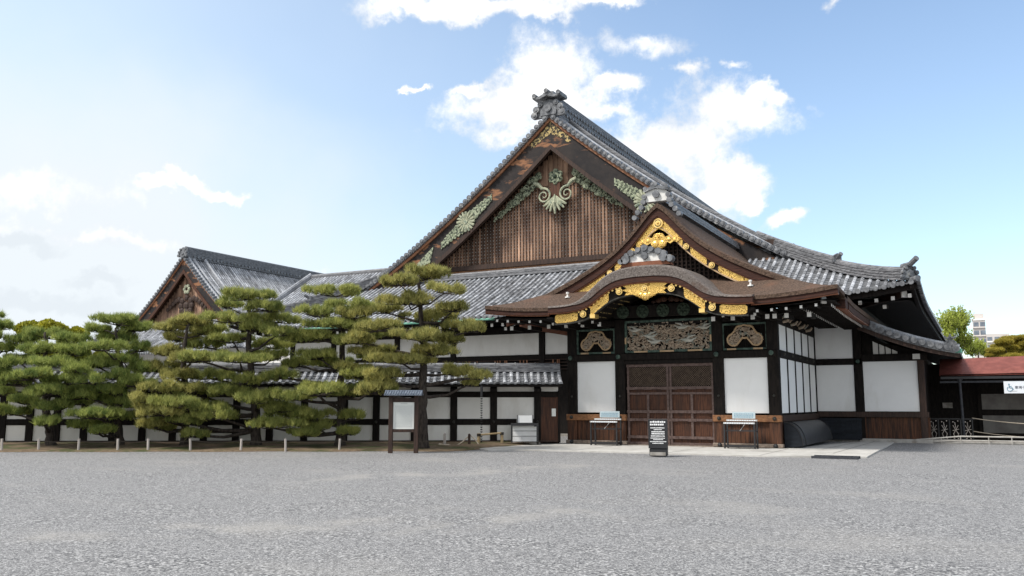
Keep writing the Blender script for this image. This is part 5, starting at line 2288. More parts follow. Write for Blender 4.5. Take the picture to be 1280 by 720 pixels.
q.box(-1.55, 8, 41.76, 41.85, 2.66, 2.76)
q.build('gutter', M['blackmetal'], co)
q = MB()
q.box(-1.62, -1.22, 43.84, 43.9, 1.42, 1.66)
q.build('wall_plate', M['stone'], co)

# signs with lettering
bpy_font = bpy.data.fonts.load('<builtin>') if False else None


def text_mesh(body, size, O, U, depth, parent, name, m_, extr=.004, bold=0.0):
    cu_ = bpy.data.curves.new('lettering', 'FONT')
    cu_.body = body
    cu_.size = size
    cu_.extrude = extr
    cu_.offset = bold
    tmp = bpy.data.objects.new('lettering', cu_)
    COL.objects.link(tmp)
    dg = bpy.context.evaluated_depsgraph_get()
    me = bpy.data.meshes.new_from_object(tmp.evaluated_get(dg))
    bpy.data.objects.remove(tmp)
    U = np.array(U, float)
    W = np.array([U[1], -U[0], 0])
    n_ = len(me.vertices)
    co_ = np.empty(n_ * 3)
    me.vertices.foreach_get('co', co_)
    co_ = co_.reshape(-1, 3)
    P = np.array(O, float) + co_[:, :1] * U + co_[:, 1:2] * ZA + co_[:, 2:3] * W
    P -= np.array(world_loc(parent))
    me.vertices.foreach_set('co', P.reshape(-1))
    me.materials.clear()
    me.materials.append(m_)
    me.update()
    o = bpy.data.objects.new(name, me)
    COL.objects.link(o)
    o.parent = parent
    return o


ws = thing('wheelchair_sign', 'white sign with blue wheelchair symbol hanging under the red roof', 'sign', (1.9, 41.8, 2.05))
q = MB()
q.box(.80, 3.3, 41.78, 41.81, 2.04, 2.54)
q.build('panel', M['signwhite'], ws)
wc = MB()
c0 = np.array([1.02, 41.772, 2.27])
wc.disc(c0 + np.array([-.03, 0, .145]), (0, 1, 0), .028, .01, 12)
wc.bar(c0 + np.array([-.03, 0, .11]), c0 + np.array([-.02, 0, .0]), .03, .01, up=(0, 1, 0))
wc.bar(c0 + np.array([-.02, 0, .0]), c0 + np.array([.09, 0, .0]), .026, .01, up=(0, 1, 0))
wc.bar(c0 + np.array([-.02, 0, .06]), c0 + np.array([.06, 0, .06]), .02, .01, up=(0, 1, 0))
wc.bar(c0 + np.array([.085, 0, .0]), c0 + np.array([.125, 0, -.08]), .026, .01, up=(0, 1, 0))
wc.tube([c0 + np.array([-.01 + .095 * math.cos(a), 0, -.045 + .095 * math.sin(a)]) for a in np.linspace(2.2, 6.4, 18)], .012, 6)
wc.build('wheelchair_symbol', M['blueink'], ws)
text_mesh('車椅子へ', .135, (1.19, 41.776, 2.235), XA, 0, ws, 'sign_text', M['darkink'], .002)
text_mesh('Wheelchair', .06, (1.0, 41.776, 2.12), XA, 0, ws, 'sign_text', M['ink'], .002)

# black barrier with white rope crosses
bar = thing('tied_barrier', 'low black barrier tied with white cord crosses before the dark recess', 'barrier', (-1.0, 41, 0))
q = MB()
q.bar((-2.15, 41, .98), (-.35, 41, .98), .04)
q.bar((-2.15, 41, .12), (-.35, 41, .12), .04)
q.build('rail', M['blackmetal'], bar)
for x in (-2.1, -1.72, -1.3, -.88, -.45):
    q = MB()
    q.bar((x, 41, 0), (x, 41, 1.0), .04)
    q.build('upright', M['blackmetal'], bar)
for x in (-1.90, -1.5, -1.08, -.62):
    q = MB()
    for a, c in (((-.10, .72), (.10, .34)), ((.10, .72), (-.10, .34)), ((-.12, .50), (.12, .56)), ((-.10, .40), (-.05, .22)), ((.10, .40), (.05, .22)), ((-.02, .85), (.0, .62))):
        q.bar((x + a[0], 40.96, a[1]), (x + c[0], 40.96, c[1]), .022, .02)
    for a, z in ((-.09, .86), (.09, .90), (-.07, .18), (.08, .17)):
        q.ball((x + a, 40.96, z), .028, 6, 4)
    q.build('cord_cross', M['stake'], bar)
ro = MB()
for (z0, z1) in ((1.02, .82), (.48, .26)):
    p0, p1 = np.array([-.45, 41, z0]), np.array([4.2, 41.4, z1])
    ro.tube([p0 + (p1 - p0) * k + ZA * (-.14 * 4 * k * (1 - k)) for k in np.linspace(0, 1, 12)], .016, 6)
tag(ro.build('barrier_rope', M['rope'], origin=(1.5, 41.2, 0)), 'pale ropes strung right from the tied barrier below the wheelchair sign', 'rope')

# ramp kerb and low pipe rail
kb_ = MB()
kb_.box(-2.55, 9, 39.9, 40.9, 0, .13)
struct(kb_.build('kerb', M['kerb']))
rl_ = thing('ramp_rail', 'low pale pipe rail along the kerb before the covered corridor', 'rail', (0, 39.8, 0))
q = MB()
q.tube([(-2.7, 39.78, .12), (-.9, 39.82, .30), (8, 39.82, .30)], .03, 8)
q.tube([(-2.6, 39.78, .03), (-.9, 39.82, .14), (8, 39.82, .14)], .022, 8)
q.build('rail', M['kerb'], rl_)
for x in (-2.3, -1.6, -.9, .1, .9, 1.8, 3.0):
    q = MB()
    zt = .30 if x > -.95 else .12 + (x + 2.7) / 1.8 * .18
    q.bar((x, 39.8, 0), (x, 39.8, zt), .03)
    q.build('upright', M['kerb'], rl_)


# ------------------------------------------------------------------ small things before the porch
def glyph_row(mb, x0, x1, y, z, h, rl, gap=.25, fill=.8, jitter=True):
    """a line of small print as irregular blocks"""
    x = x0
    while x < x1 - h * .3:
        w = h * rl.uniform(.45, .95)
        hh_ = h * rl.uniform(fill, 1.0)
        mb.box(x, min(x + w, x1), y - .003, y, z, z + hh_)
        x += w + h * gap * rl.uniform(.6, 1.4)


asx, asy = -8.77, 25.55
asg = thing('standing_sign', 'black upright sandwich sign with rows of white lettering standing on the gravel', 'sign', (asx, asy, 0))
au = np.array([math.cos(R(14)), math.sin(R(14)), 0])
av = np.array([-au[1], au[0], 0])
q = MB()
q.fbox((asx, asy, 0), au, av, -.29, .29, 0, .05, .26, 1.14)
q.build('board', M['blackmetal'], asg, bevel=.01)
q = MB()
q.fbox((asx, asy, 0), au, av, -.27, .27, .02, .30, .03, .255)
q.build('water_base', M['blackmetal'], asg, bevel=.02)
q = MB()
q.fbox((asx, asy, 0), au, av, -.25, .22, .005, .018, .05, .15)
q.build('base_plate', M['stone'], asg)
q = MB()
q.fbox((asx, asy, 0), au, av, -.27, .27, .33, .37, .05, 1.05)
q.build('rear_board', M['blackmetal'], asg)


def sign_rows(O, U, V, rows, parent, name, m_, seed):
    rl = random.Random(seed)
    q = MB()
    for x0, x1, z, h in rows:
        x = x0
        while x < x1 - h * .3:
            w = h * rl.uniform(.45, .95)
            q.fbox(O, U, V, x, min(x + w, x1), -.006, -.001, z, z + h * rl.uniform(.75, 1.0))
            x += w + h * .25 * rl.uniform(.5, 1.3)
    return q.build(name, m_, parent)


sign_rows((asx, asy, 0), au, av, [(-.23, .25, 1.035, .055), (-.23, .20, .955, .055), (-.22, .20, .865, .032), (-.12, .12, .815, .03), (-.19, .20, .745, .038), (-.19, .20, .685, .038),
                                 (-.21, .21, .620, .034), (-.22, .22, .560, .028), (-.14, .15, .515, .028), (-.24, .25, .455, .028), (-.17, .17, .405, .028)], asg, 'lettering', M['whitepaint'], 4)

# notice board with a little tiled roof
nbx, nby = -16.86, 23.66
nu = RT.copy()
nv = np.array([-nu[1], nu[0], 0])
nb = thing('notice_board', 'wooden notice board with white notice under a small tiled roof by the pines', 'notice board', (nbx, nby, 0))
for s in (-1, 1):
    q = MB()
    q.fbox((nbx, nby, 0), nu, nv, s * .42 - .07, s * .42 + .07, -.06, .10, 0, 1.92)
    q.build('post', M['darkbrown'], nb, bevel=.01)
for z0, z1 in ((1.66, 1.80), (.68, .78)):
    q = MB()
    q.fbox((nbx, nby, 0), nu, nv, -.35, .35, -.03, .06, z0, z1)
    q.build('crossbar', M['darkbrown'], nb)
q = MB()
q.fbox((nbx, nby, 0), nu, nv, -.345, .345, -.0, .035, .782, 1.658)
ntc = q.build('notice', M['paper'], nb)
rows = [(-.10, .12, 1.60, .022)] + [(-.29, .29, 1.53 - .036 * k, .013) for k in range(20)]
sign_rows((nbx, nby, 0), nu, nv, rows, ntc, 'notice_lettering', M['ink'], 9)
q = MB()
for s in (-1, 1):
    p = [(-.62, s * .28, 1.91), (.62, s * .28, 1.91), (.61, 0, 2.02), (-.61, 0, 2.02)]
    b0 = [np.array([nbx, nby, 0]) + nu * a + nv * c + ZA * d for a, c, d in p]
    q.add(b0 + [x - ZA * .03 for x in b0], [(0, 1, 2, 3), (7, 6, 5, 4), (0, 4, 5, 1), (1, 5, 6, 2), (3, 2, 6, 7), (0, 3, 7, 4)])
    for k in range(15):
        a = -.59 + k * 1.18 / 14
        c0_ = np.array([nbx, nby, 0]) + nu * a
        q.tube([c0_ + nv * s * .29 + ZA * 1.92, c0_ + nv * s * .01 + ZA * 2.03], .024, 6)
rfn = q.build('roof', M['boardroof'], nb)
q = MB()
q.bar(np.array([nbx, nby, 2.035]) - nu * .62, np.array([nbx, nby, 2.035]) + nu * .62, .07, .04)
q.build('roof_ridge', M['boardroof'], rfn)


# umbrella lockers
def rack(x, y, label, w=1.05, d=.42, rot=0.0):
    t = thing('umbrella_rack', label, 'umbrella rack', (x, y, .045), 'umbrella racks in front of the palace')
    u = np.array([math.cos(rot), math.sin(rot), 0])
    v = np.array([-u[1], u[0], 0])
    O = (x, y, .045)
    for a in (-w / 2, w / 2):
        for c in (-d / 2, d / 2):
            q = MB()
            q.fbox(O, u, v, a - .026, a + .026, c - .026, c + .026, .0, .86 if c < 0 else .94)
            q.build('leg', M['blackmetal'], t)
    q = MB()
    for z, c in ((.60, -d / 2), (.62, d / 2)):
        q.fbox(O, u, v, -w / 2 + .02, w / 2 - .02, c - .012, c + .012, z, z + .025)
    for a in (-w / 2, w / 2):
        q.fbox(O, u, v, a - .012, a + .012, -d / 2 + .02, d / 2 - .02, .60, .625)
    q.build('stretcher', M['blackmetal'], t)
    q = MB()
    q.fbox(O, u, v, -w / 2, w / 2, -d / 2, d / 2, .06, .12)
    q.build('drip_tray', M['blackmetal'], t)
    for c, z in ((-d / 2, .86), (d / 2, .95)):
        q = MB()
        q.fbox(O, u, v, -w / 2 - .02, w / 2 + .02, c - .05, c + .05, z, z + .055)
        bl = q.build('lock_bar', M['pipe'], t)
        q = MB()
        for k in range(12):
            a = -w / 2 + .06 + k * (w - .12) / 11
            q.fbox(O, u, v, a - .028, a + .028, c - .058, c - .051, z + .008, z + .045)
        q.build('lock', M['signwhite'], bl)
    for a in (-.28, .28):
        q = MB()
        q.fbox(O, u, v, a - .012, a + .012, d / 2 + .052, d / 2 + .07, .95, 1.10)
        q.build('sign_stem', M['blackmetal'], t)
    q = MB()
    q.fbox(O, u, v, -w / 2 + .18, w / 2 - .06, d / 2 + .04, d / 2 + .062, 1.04, 1.28)
    pn = q.build('sign_panel', M['paleblue'], t)
    rl = random.Random(int(x * 7))
    sign_rows((x, y + .0, .045), u, v * 1.0, [], pn, 'lettering', M['ink'], 1) if False else None
    q = MB()
    for z in (1.19, 1.13, 1.08):
        a = -w / 2 + .24
        while a < w / 2 - .14:
            ww = rl.uniform(.02, .05)
            q.fbox(O, u, v, a, a + ww, d / 2 + .034, d / 2 + .039, z, z + .028)
            a += ww + .02
    q.build('lettering', M['blueink'], pn)
    q = MB()
    q.bar(np.array(O) + u * .02 + ZA * .62 - v * d / 2, np.array(O) + u * .14 + ZA * .84, .012)
    q.build('hook', M['pipe'], t)


rack(-12.72, 31.05, 'black umbrella rack with pale blue sign left of the porch doors')
rack(-7.60, 31.05, 'black umbrella rack with pale blue sign right of the porch doors')
# third rack by the boundary wall, with a white board
ru = wu(655)
rp = W0 + WD * ru + WN * .55
t = thing('notice_rack', 'black shelved rack with white boards beside the small brown side door', 'rack', (rp[0], rp[1], 0))
for a in (-.5, .5):
    for c in (-.2, .2):
        q = MB()
        q.fbox(rp, WD, WN, a - .025, a + .025, c - .025, c + .025, 0, .82)
        q.build('leg', M['blackmetal'], t)
for z in (.15, .36, .56):
    q = MB()
    q.fbox(rp, WD, WN, -.5, .5, .17, .2, z, z + .022)
    q.build('rail', M['blackmetal'], t)
q = MB()
q.fbox(rp, WD, WN, -.53, .53, -.22, .22, .77, .86)
q.build('top_shelf', M['blackmetal'], t)
q = MB()
q.fbox(rp, WD, WN, -.46, .46, -.03, .0, .05, .73)
q.build('white_board', M['plaster'], t)
q = MB()
q.fbox(rp, WD, WN, -.30, .30, -.02, .0, .88, 1.16)
q.build('white_card', M['plaster'], t)
for a in (-.32, .28):
    q = MB()
    q.fbox(rp, WD, WN, a - .015, a + .015, .0, .03, .86, 1.18)
    q.build('card_stem', M['blackmetal'], t)

# low bamboo barrier
bp_ = thing('bamboo_barrier', 'low bamboo rail tied on two posts beneath the rain chain', 'barrier', (*(W0 + WD * wu(614) + WN * 1.1)[:2], 0))
pa, pb_ = W0 + WD * wu(599) + WN * 1.3, W0 + WD * wu(627) + WN * .9
for p in (pa, pb_):
    q = MB()
    q.tube([p, p + ZA * .50], [.065, .06], 9)
    q.build('post', M['bamboo'], bp_)
q = MB()
q.tube([pa + ZA * .44, pb_ + ZA * .50], .035, 8)
q.build('rail', M['bamboo'], bp_)
q = MB()
for p, z in ((pa, .44), (pb_, .48)):
    q.tube([p + ZA * (z - .05), p + ZA * (z + .05)], .075, 8)
q.build('lashing', M['black_rope'], bp_)

# stake with a coil of rope, second dark stake
for px_, lab, m_, hgt in ((559, 'pale short stake with rope coiled around its foot', 'stake', .48), (588, 'dark short stake wrapped in black rope beside the bamboo rail', 'darkbrown', .46)):
    p = W0 + WD * wu(px_) + WN * 1.9
    st = MB()
    st.tube([p, p + ZA * hgt], [.055, .05], 8)
    st.ball(p + ZA * hgt, .055, 8, 5)
    tag(st.build('rope_stake', M[m_], origin=p), lab, 'stake')
p = W0 + WD * wu(561) + WN * 2.0
cr_ = MB()
rl = random.Random(2)
pts = []
for k in range(90):
    a = k * .42
    r_ = .16 + .16 * (k / 90) + rl.uniform(-.02, .02)
    pts.append(p + nu * r_ * 1.3 * math.cos(a) + nv * r_ * math.sin(a) + ZA * (.03 + .10 * abs(math.sin(k * .21)) * (1 - k / 120) + rl.uniform(0, .03)))
q2 = W0 + WD * wu(588) + WN * 1.85
for k in np.linspace(0, 1, 14):
    pts.append(p + (q2 - p) * k + nu * .25 * (1 - k) + ZA * (.04 + .40 * k ** 1.5))
for k in np.linspace(0, 1, 12):
    pts.append(q2 + ZA * (.44 * (1 - k) ** .6 + .02) - WD * (.02 + .35 * k) + WN * .12 * k)
cr_.tube(pts, .022, 6)
tag(cr_.build('rope_coil', M['rope'], origin=p), 'loose pale rope lying in loops between two short stakes', 'rope')

# rope fence along the bed
post_pts = []
for i, px_ in enumerate((2, 48, 98, 147, 185, 238, 301, 357, 424, 490, 548)):
    w = 29.35
    p = atW(px_, 564, w)
    p[2] = 0
    post_pts.append(p)
    if px_ > 470:
        continue
    lean = np.array([random.uniform(-.02, .02), random.uniform(-.02, .02), 0])
    st = MB()
    st.tube([p, p + lean + ZA * .43], [.042, .04], 8)
    o = st.build('fence_stake', M['stake'], origin=p)
    tag(o, 'short pale wooden stake of the rope fence at the gravel edge', 'stake', 'stakes of the rope fence')
rp_ = MB()
for a, c in zip(post_pts[:-1], post_pts[1:]):
    rp_.tube([a + (c - a) * k + ZA * (.36 - .05 * 4 * k * (1 - k)) for k in np.linspace(0, 1, 8)], .010, 5)
tag(rp_.build('fence_rope', M['black_rope'], origin=post_pts[4]), 'thin dark rope strung along the row of pale stakes', 'rope')


# ------------------------------------------------------------------ trees
def tri_crown(centers, up_bias, L, wdt, K, tint, name, mt, parent, seed, droop=0.0):
    """needle tufts: K thin triangles fanning from every centre"""
    g_ = np.random.default_rng(seed)
    n_ = len(centers)
    c = np.repeat(centers, K, axis=0)
    d = g_.standard_normal((n_ * K, 3))
    d[:, 2] = np.abs(d[:, 2]) * 1.0 + up_bias
    d /= np.linalg.norm(d, axis=1)[:, None]
    s = g_.standard_normal((n_ * K, 3))
    s -= (np.sum(s * d, 1))[:, None] * d
    s /= np.linalg.norm(s, axis=1)[:, None]
    ln = L * g_.uniform(.7, 1.25, n_ * K)[:, None]
    base = c + g_.normal(0, .03, (n_ * K, 3))
    V = np.stack([base - s * wdt / 2, base + s * wdt / 2, base + d * ln], 1)
    t = np.clip(np.repeat(tint, K) + g_.normal(0, .10, n_ * K), 0, 1)
    return quads_obj(name, V, t, mt, parent, k=3)


def pine(px_base, base_w, trunk_px, pads, label, mt, seed, dens=1.0, trunk_r=.15, L=.20):
    rl = random.Random(seed)
    g_ = np.random.default_rng(seed)
    base = atW(px_base[0], px_base[1], base_w)
    base[2] = .06
    root = thing('pine_tree', label, 'pine tree', base, 'clipped pines in front of the palace wall')
    hd_ = np.array([FW[0], FW[1], 0])
    hd_ /= np.linalg.norm(hd_)
    tp = [base - ZA * .1]
    for (x, y) in trunk_px:
        tp.append(atW(x, y, base_w) + hd_ * rl.uniform(-.15, .15))
    # resample the trunk smoothly
    tp = np.array(tp)
    kk = np.linspace(0, 1, len(tp))
    ks = np.linspace(0, 1, 26)
    sm = np.stack([np.interp(ks, kk, tp[:, i]) for i in range(3)], 1)
    for _ in range(2):
        sm[1:-1] = (sm[:-2] + 2 * sm[1:-1] + sm[2:]) / 4
    trad = trunk_r * (1 - ks) ** .7 + .035
    trad[0] *= 1.5
    trad[1] *= 1.2
    sm[2:, :2] += g_.normal(0, .02, (len(sm) - 2, 2))
    tm = MB()
    tm.tube(sm, trad, 10)
    allc, allt = [], []
    for (x, y, rx, ry) in pads:
        low = y > 470
        off = rl.uniform(-1.5, .35 if low else 1.0)
        c = atW(x, y, base_w + off)
        k = base_w / FPX
        RX, RZ = rx * k * .95, ry * k * 1.0
        RD = RX * rl.uniform(.6, .85)
        if low:
            RD = min(RD, .9)
        # limb from the trunk to the pad
        zt = c[2] - rl.uniform(.1, .5) * (1 + .3 * abs(c - np.array([sm[-1][0], sm[-1][1], c[2]])).sum() / 3)
        j = int(np.argmin(np.abs(sm[:, 2] - max(zt, .6))))
        a = sm[j]
        mid = (a + c) / 2 + np.array([rl.uniform(-.15, .15), rl.uniform(-.15, .15), rl.uniform(-.28, .05)])
        e = c - ZA * RZ * .4
        r0 = min(trad[j] * .6, .035 + .02 * np.linalg.norm(c - a))
        tm.tube([a, a * .75 + mid * .25 - ZA * .04, mid, mid * .4 + e * .6 + ZA * .03, e], [r0, r0 * .9, r0 * .7, r0 * .5, .016], 7)
        nl = rl.randint(8, 11)
        for i in range(nl):
            q = 2 * math.pi * (i + rl.random()) / nl
            rr = rl.uniform(.25, .95)
            lc = c + RT * math.cos(q) * RX * rr + hd_ * math.sin(q) * RD * rr + ZA * rl.uniform(-.5, .45) * RZ * (1.1 - .5 * rr)
            lr = RX * rl.uniform(.20, .36)
            lz = RZ * rl.uniform(.34, .60)
            tm.tube([e, (e + lc) / 2 - ZA * .04, lc - ZA * lz * .3], [.022, .016, .008], 5)
            nt = int(27 * dens * max(.5, lr / .25))
            ph = g_.uniform(0, 2 * math.pi, nt)
            ra = np.sqrt(g_.uniform(0, 1, nt)) * g_.uniform(.85, 1.2, nt)
            zz = np.sqrt(np.clip(1 - np.minimum(ra, 1) ** 2, 0, 1)) * g_.choice([1, .6, .1, -.25], nt, p=[.5, .2, .18, .12])
            P = lc + RT * (np.cos(ph) * ra * lr)[:, None] + hd_ * (np.sin(ph) * ra * lr * .9)[:, None] + ZA * (zz * lz)[:, None]
            allc.append(P)
            allt.append(np.clip(g_.normal(.46, .27, nt) + .2 * rl.uniform(-1, 1), 0, 1))
    tm.build('trunk', M['bark_pine'], root, smooth=True)
    tri_crown(np.concatenate(allc), 1.0, L, .020, 17, np.concatenate(allt), 'crown', M[mt], root, seed)
    return root


PINES = [
    ((-14, 558), [(-12, 500), (-8, 440), (-4, 400)],
     [(2, 408, 14, 8), (-12, 398, 20, 8), (6, 436, 18, 9), (-12, 424, 26, 10), (-2, 466, 20, 9), (8, 455, 14, 7), (0, 490, 18, 8), (-14, 512, 22, 9)],
     'partly cut off dark pine at the left edge of the row', 'needle_dark'),
    ((65, 556), [(58, 515), (57, 460), (55, 415)],
     [(60, 420, 30, 9), (34, 426, 24, 8), (86, 426, 24, 8), (50, 438, 36, 9), (92, 441, 24, 8), (25, 451, 22, 8), (62, 455, 34, 9), (97, 462, 20, 8), (40, 471, 33, 9), (80, 476, 28, 9), (18, 478, 18, 8), (56, 490, 34, 9), (92, 490, 20, 7), (30, 502, 28, 8), (66, 508, 28, 7), (18, 516, 18, 7), (60, 529, 20, 6), (96, 503, 18, 7)],
     'dark broad pine second from the left, before the yellow tree', 'needle_dark'),
    ((150, 556), [(148, 520), (152, 470), (146, 410)],
     [(148, 403, 34, 9), (126, 412, 20, 7), (170, 411, 22, 7), (150, 424, 28, 9), (130, 435, 26, 8), (175, 436, 20, 9), (120, 455, 27, 9), (155, 450, 32, 8), (180, 461, 22, 8), (110, 475, 22, 9), (146, 471, 32, 8), (170, 480, 24, 8), (105, 495, 26, 8), (130, 500, 32, 8), (154, 506, 28, 7), (120, 520, 32, 8), (150, 522, 20, 6), (108, 532, 20, 6), (127, 540, 16, 5), (136, 488, 28, 8)],
     'deep green pine with wide flat pads below the left end of the distant hall', 'needle_dark'),
    ((230, 556), [(232, 510), (228, 450), (234, 405)],
     [(240, 403, 28, 8), (216, 411, 24, 7), (226, 423, 28, 8), (252, 415, 20, 7), (210, 440, 28, 9), (238, 450, 24, 8), (200, 460, 26, 9), (226, 470, 28, 9), (205, 486, 27, 8), (192, 500, 28, 8), (202, 516, 33, 8), (182, 508, 14, 7), (190, 532, 22, 7), (238, 488, 20, 8)],
     'thin olive yellow pine below the distant gable', 'needle_olive'),
    ((320, 556), [(318, 510), (309, 440), (312, 375)],
     [(310, 371, 36, 9), (285, 382, 24, 8), (332, 385, 28, 9), (350, 400, 22, 9), (290, 400, 34, 9), (322, 411, 34, 9), (345, 417, 22, 8), (262, 415, 24, 9), (255, 431, 28, 10), (292, 425, 28, 9), (340, 432, 28, 9), (250, 448, 34, 10), (300, 450, 36, 8), (340, 447, 24, 9), (260, 470, 34, 9), (310, 476, 34, 9), (282, 491, 34, 10), (246, 491, 36, 9), (222, 506, 34, 10), (252, 511, 36, 9), (320, 500, 26, 9), (226, 526, 33, 8), (206, 535, 18, 7), (270, 520, 28, 8), (240, 544, 18, 5)],
     'tall bright green layered pine overlapping the right roof slope of the distant hall', 'needle'),
    ((425, 556), [(426, 500), (428, 440), (428, 372)],
     [(420, 367, 36, 10), (436, 385, 36, 9), (398, 392, 24, 9), (426, 405, 42, 9), (384, 423, 34, 11), (430, 408, 26, 8), (440, 426, 28, 8), (470, 420, 26, 9), (398, 445, 28, 9), (374, 455, 28, 9), (416, 456, 33, 9), (463, 445, 22, 9), (452, 470, 36, 9), (350, 470, 24, 8), (396, 490, 38, 10), (430, 491, 28, 9), (360, 496, 33, 9), (468, 486, 26, 9), (376, 520, 42, 10), (346, 511, 28, 9), (340, 532, 33, 8), (400, 535, 33, 9), (440, 522, 18, 8), (380, 543, 22, 5), (436, 541, 14, 5)],
     'bushy green pine with low spreading skirts second from the right', 'needle'),
    ((528, 562), [(528, 500), (529, 440), (524, 345)],
     [(533, 345, 37, 12), (500, 353, 22, 9), (556, 363, 27, 9), (510, 376, 34, 10), (566, 386, 20, 8), (480, 388, 24, 9), (540, 398, 38, 10), (470, 410, 26, 10), (576, 407, 22, 8), (520, 421, 42, 10), (590, 412, 18, 7), (470, 440, 33, 10), (560, 426, 24, 7), (545, 440, 38, 9), (500, 451, 38, 8), (570, 465, 27, 9), (600, 471, 14, 7), (480, 471, 34, 10), (465, 488, 34, 10), (440, 461, 24, 9), (588, 479, 14, 5), (440, 395, 22, 10), (450, 425, 26, 9)],
     'rightmost tall olive pine with bare dark trunk behind the notice board', 'needle_olive'),
]
for i, (b0, tr_, pads, lab, mt) in enumerate(PINES):
    pine(b0, 31.5 if i < 6 else 30.2, tr_, pads, lab, mt, 100 + i, trunk_r=(.14, .13, .13, .12, .16, .15, .17)[i])


def leafy(name, label, cat, base, blobs, mt, seed, leaf=.12, dens=90, trunk_r=.2, strands=False):
    g_ = np.random.default_rng(seed)
    root = thing(name, label, cat, base)
    tm = MB()
    top = np.mean([b_[0] for b_ in blobs], axis=0)
    tm.tube([base, (np.array(base) + top) / 2, top], [trunk_r, trunk_r * .7, .04], 8)
    C_, T_ = [], []
    for c, r3 in blobs:
        c = np.array(c, float)
        st = np.array(base) * .4 + top * .6
        st[2] = min(st[2], c[2] - .3 * r3[2])
        tm.tube([st, (st + c) / 2, c], [trunk_r * .4, trunk_r * .25, .03], 6)
        if strands:
            for k in range(int(dens)):
                o = g_.standard_normal(3)
                o /= np.linalg.norm(o)
                p = c + o * np.array(r3) * g_.uniform(.15, .75)
                d = np.array([o[0] * .5, o[1] * .5, 1.0]) + g_.normal(0, .18, 3)
                d /= np.linalg.norm(d)
                ln = g_.uniform(.7, 1.7) * r3[2] * .55
                m_ = int(ln / (leaf * .55))
                q = p + d * (np.linspace(0, 1, m_) * ln)[:, None] + g_.normal(0, leaf * .45, (m_, 3))
                tm.tube([p, p + d * ln], [.02, .006], 4, caps=False)
                C_.append(q)
                T_.append(np.clip(g_.normal(.5, .2, m_), 0, 1))
        else:
            nsub = 14
            for k in range(nsub):
                o = g_.standard_normal(3)
                o /= np.linalg.norm(o)
                o[2] = abs(o[2]) * .9 - .15
                sc = c + o * np.array(r3) * g_.uniform(.55, 1.0)
                m_ = int(dens)
                v = g_.standard_normal((m_, 3))
                v /= np.linalg.norm(v, axis=1)[:, None]
                q = sc + v * np.array(r3) * .36 * (g_.uniform(.5, 1, m_) ** .5)[:, None]
                C_.append(q)
                T_.append(np.clip(g_.normal(.5 + g_.uniform(-.2, .2), .15, m_), 0, 1))
    C_ = np.concatenate(C_)
    T_ = np.concatenate(T_)
    n_ = len(C_)
    a = g_.standard_normal((n_, 3))
    a /= np.linalg.norm(a, axis=1)[:, None]
    b_ = np.cross(a, g_.standard_normal((n_, 3)))
    b_ /= np.linalg.norm(b_, axis=1)[:, None]
    s = leaf * g_.uniform(.6, 1.3, n_)[:, None]
    V = np.stack([C_ - a * s, C_ + b_ * s * .55, C_ + a * s, C_ - b_ * s * .55], 1)
    tm.build('trunk', M['bark_grey'], root, smooth=True)
    quads_obj('crown', V, T_, M[mt], root)
    return root


# yellow-green tree beyond the wall at the left (its crown shows between the pines)
k = 36.5 / FPX
bl = [(atW(x, y, 36.5 + dv), (rx * k, rx * k * .8, ry * k)) for x, y, rx, ry, dv in ((55, 412, 30, 15, 0), (88, 418, 22, 12, .6), (30, 417, 18, 12, -.3), (60, 450, 40, 20, .3), (110, 455, 30, 22, .8), (30, 470, 26, 24, 0), (80, 480, 40, 24, .4), (140, 465, 18, 12, .6), (5, 470, 16, 14, 0))]
bs = atW(62, 550, 36.5)
bs[2] = 0
leafy('broadleaf_tree', 'yellow green broadleaf tree showing above the pines at far left', 'tree', bs, bl, 'leaf_yellow', 31, .075, 260)
# spring-green trees beyond the corridor
for x0, lab, bls, sd in ((1198, 'taller fresh green feathery tree beyond the annex roof', ((1188, 412, 22, 28), (1200, 406, 17, 27), (1178, 432, 18, 20), (1206, 430, 16, 20)), 41),
                         (1226, 'shorter fresh green feathery tree standing before the pale tower', ((1222, 436, 13, 13), (1232, 442, 9, 8), (1214, 440, 12, 12)), 42)):
    w_ = 74 + (sd - 41) * 3
    k = w_ / FPX
    bl = [(atW(x, y, w_ + dv), (rx * k * .8, rx * k * .7, ry * k * .75)) for (x, y, rx, ry), dv in zip(bls, (0, .8, -.5, .4))]
    bs = atW(x0, 500, w_)
    bs[2] = 0
    leafy('feathery_tree', lab, 'tree', bs, bl, 'leaf_spring', sd, .10, 150, .22, True)


def far_pine(px, w, pads, label, seed):
    g_ = np.random.default_rng(seed)
    rl = random.Random(seed)
    base = atW(px, 500, w)
    base[2] = 0
    root = thing('pine_tree', label, 'pine tree', base)
    k = w / FPX
    tm = MB()
    top = atW(px, min(p[1] for p in pads), w)
    tm.tube([base, (base + top) / 2, top], [.25, .18, .05], 8)
    C_, T_ = [], []
    for x, y, rx, ry in pads:
        c = atW(x, y, w + rl.uniform(-1, 1))
        tm.tube([(base * .35 + top * .65), c], [.08, .03], 6)
        n_ = 330
        v = g_.standard_normal((n_, 3))
        v /= np.linalg.norm(v, axis=1)[:, None]
        C_.append(c + v * np.array([rx * k, rx * k * .8, ry * k]))
        T_.append(np.clip(g_.normal(.5, .22, n_), 0, 1))
    tm.build('trunk', M['bark_pine'], root)
    tri_crown(np.concatenate(C_), .5, .22, .05, 12, np.concatenate(T_), 'crown', M['needle_gold'], root, seed)


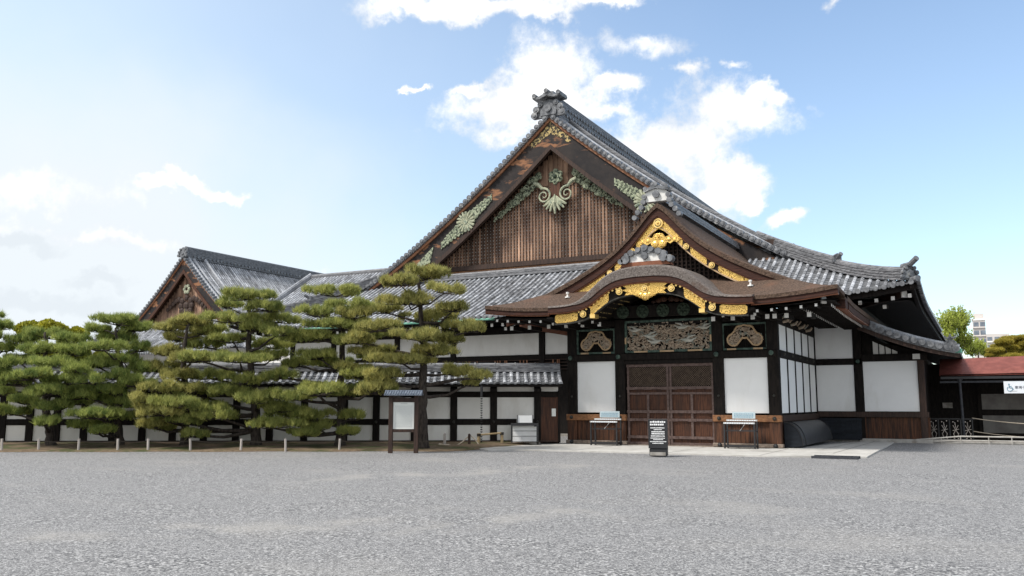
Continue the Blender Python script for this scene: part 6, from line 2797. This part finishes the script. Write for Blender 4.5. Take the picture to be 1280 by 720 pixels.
far_pine(1262, 66, [(1264, 424, 11, 2), (1279, 423, 9, 2), (1255, 428, 9, 2), (1270, 430, 12, 2.4), (1288, 430, 11, 2.4), (1250, 434, 9, 2), (1264, 436, 12, 2.4), (1283, 437, 13, 2.4), (1244, 439, 9, 2), (1259, 441, 13, 2.4), (1278, 443, 13, 2.4), (1242, 445, 8, 2), (1262, 447, 16, 3), (1284, 448, 14, 3)], 'golden green clipped pine above the red roof at the right edge', 77)

# ------------------------------------------------------------------ far apartment block
ap_ = thing('apartment_block', 'pale far apartment tower with a lower wing rising behind the trees at right', 'building', (2, 340, 0))
YA0 = 339.0


def apx(px, py):
    return atY(px, py, YA0)


tl, tr2 = apx(1215, 399), apx(1232.5, 417)
q = MB()
q.box(tl[0], tr2[0], YA0, YA0 + 9, 0, tl[2])
q.build('tower_wall', M['aptwall'], ap_)
q = MB()
q.box(tl[0] + .5, tl[0] + 3.6, YA0 + 1, YA0 + 5, tl[2], tl[2] + 1.9)
q.build('roof_hut', M['aptwall'], ap_)
q = MB()
q.box(tl[0] - .2, tr2[0] + .2, YA0 - .25, YA0 - .01, tl[2] - .5, tl[2] + .1)
q.build('parapet', M['tipwhite'], ap_)
for r_ in range(4):
    z0 = tl[2] - 2.6 - r_ * 2.9
    for x in (tl[0] + 1.1, tl[0] + 3.1):
        q = MB()
        q.box(x - .8, x + .8, YA0 - .06, YA0 - .005, z0, z0 + 1.5)
        q.build('window', M['aptwin'], ap_)
    q = MB()
    q.box(tl[0], tr2[0], YA0 - .5, YA0 - .01, z0 - .55, z0 - .35)
    q.build('balcony_slab', M['aptwall'], ap_)
wl, wr_ = apx(1228, 418), apx(1263, 440)
q = MB()
q.box(tr2[0] + .02, wr_[0], YA0 - 1, YA0 + 8, 0, wl[2])
q.build('wing_wall', M['aptwall'], ap_)
for r_ in range(4):
    z0 = wl[2] - 2.3 - r_ * 2.7
    for k in range(4):
        x = tr2[0] + 1.0 + k * 2.2
        q = MB()
        q.box(x - .75, x + .75, YA0 - 1.07, YA0 - 1.005, z0, z0 + 1.25)
        q.build('window', M['aptwin'], ap_)
    q = MB()
    q.box(tr2[0] + .02, wr_[0], YA0 - 1.5, YA0 - 1.01, z0 - .6, z0 - .3)
    q.build('balcony_slab', M['tipwhite'], ap_)
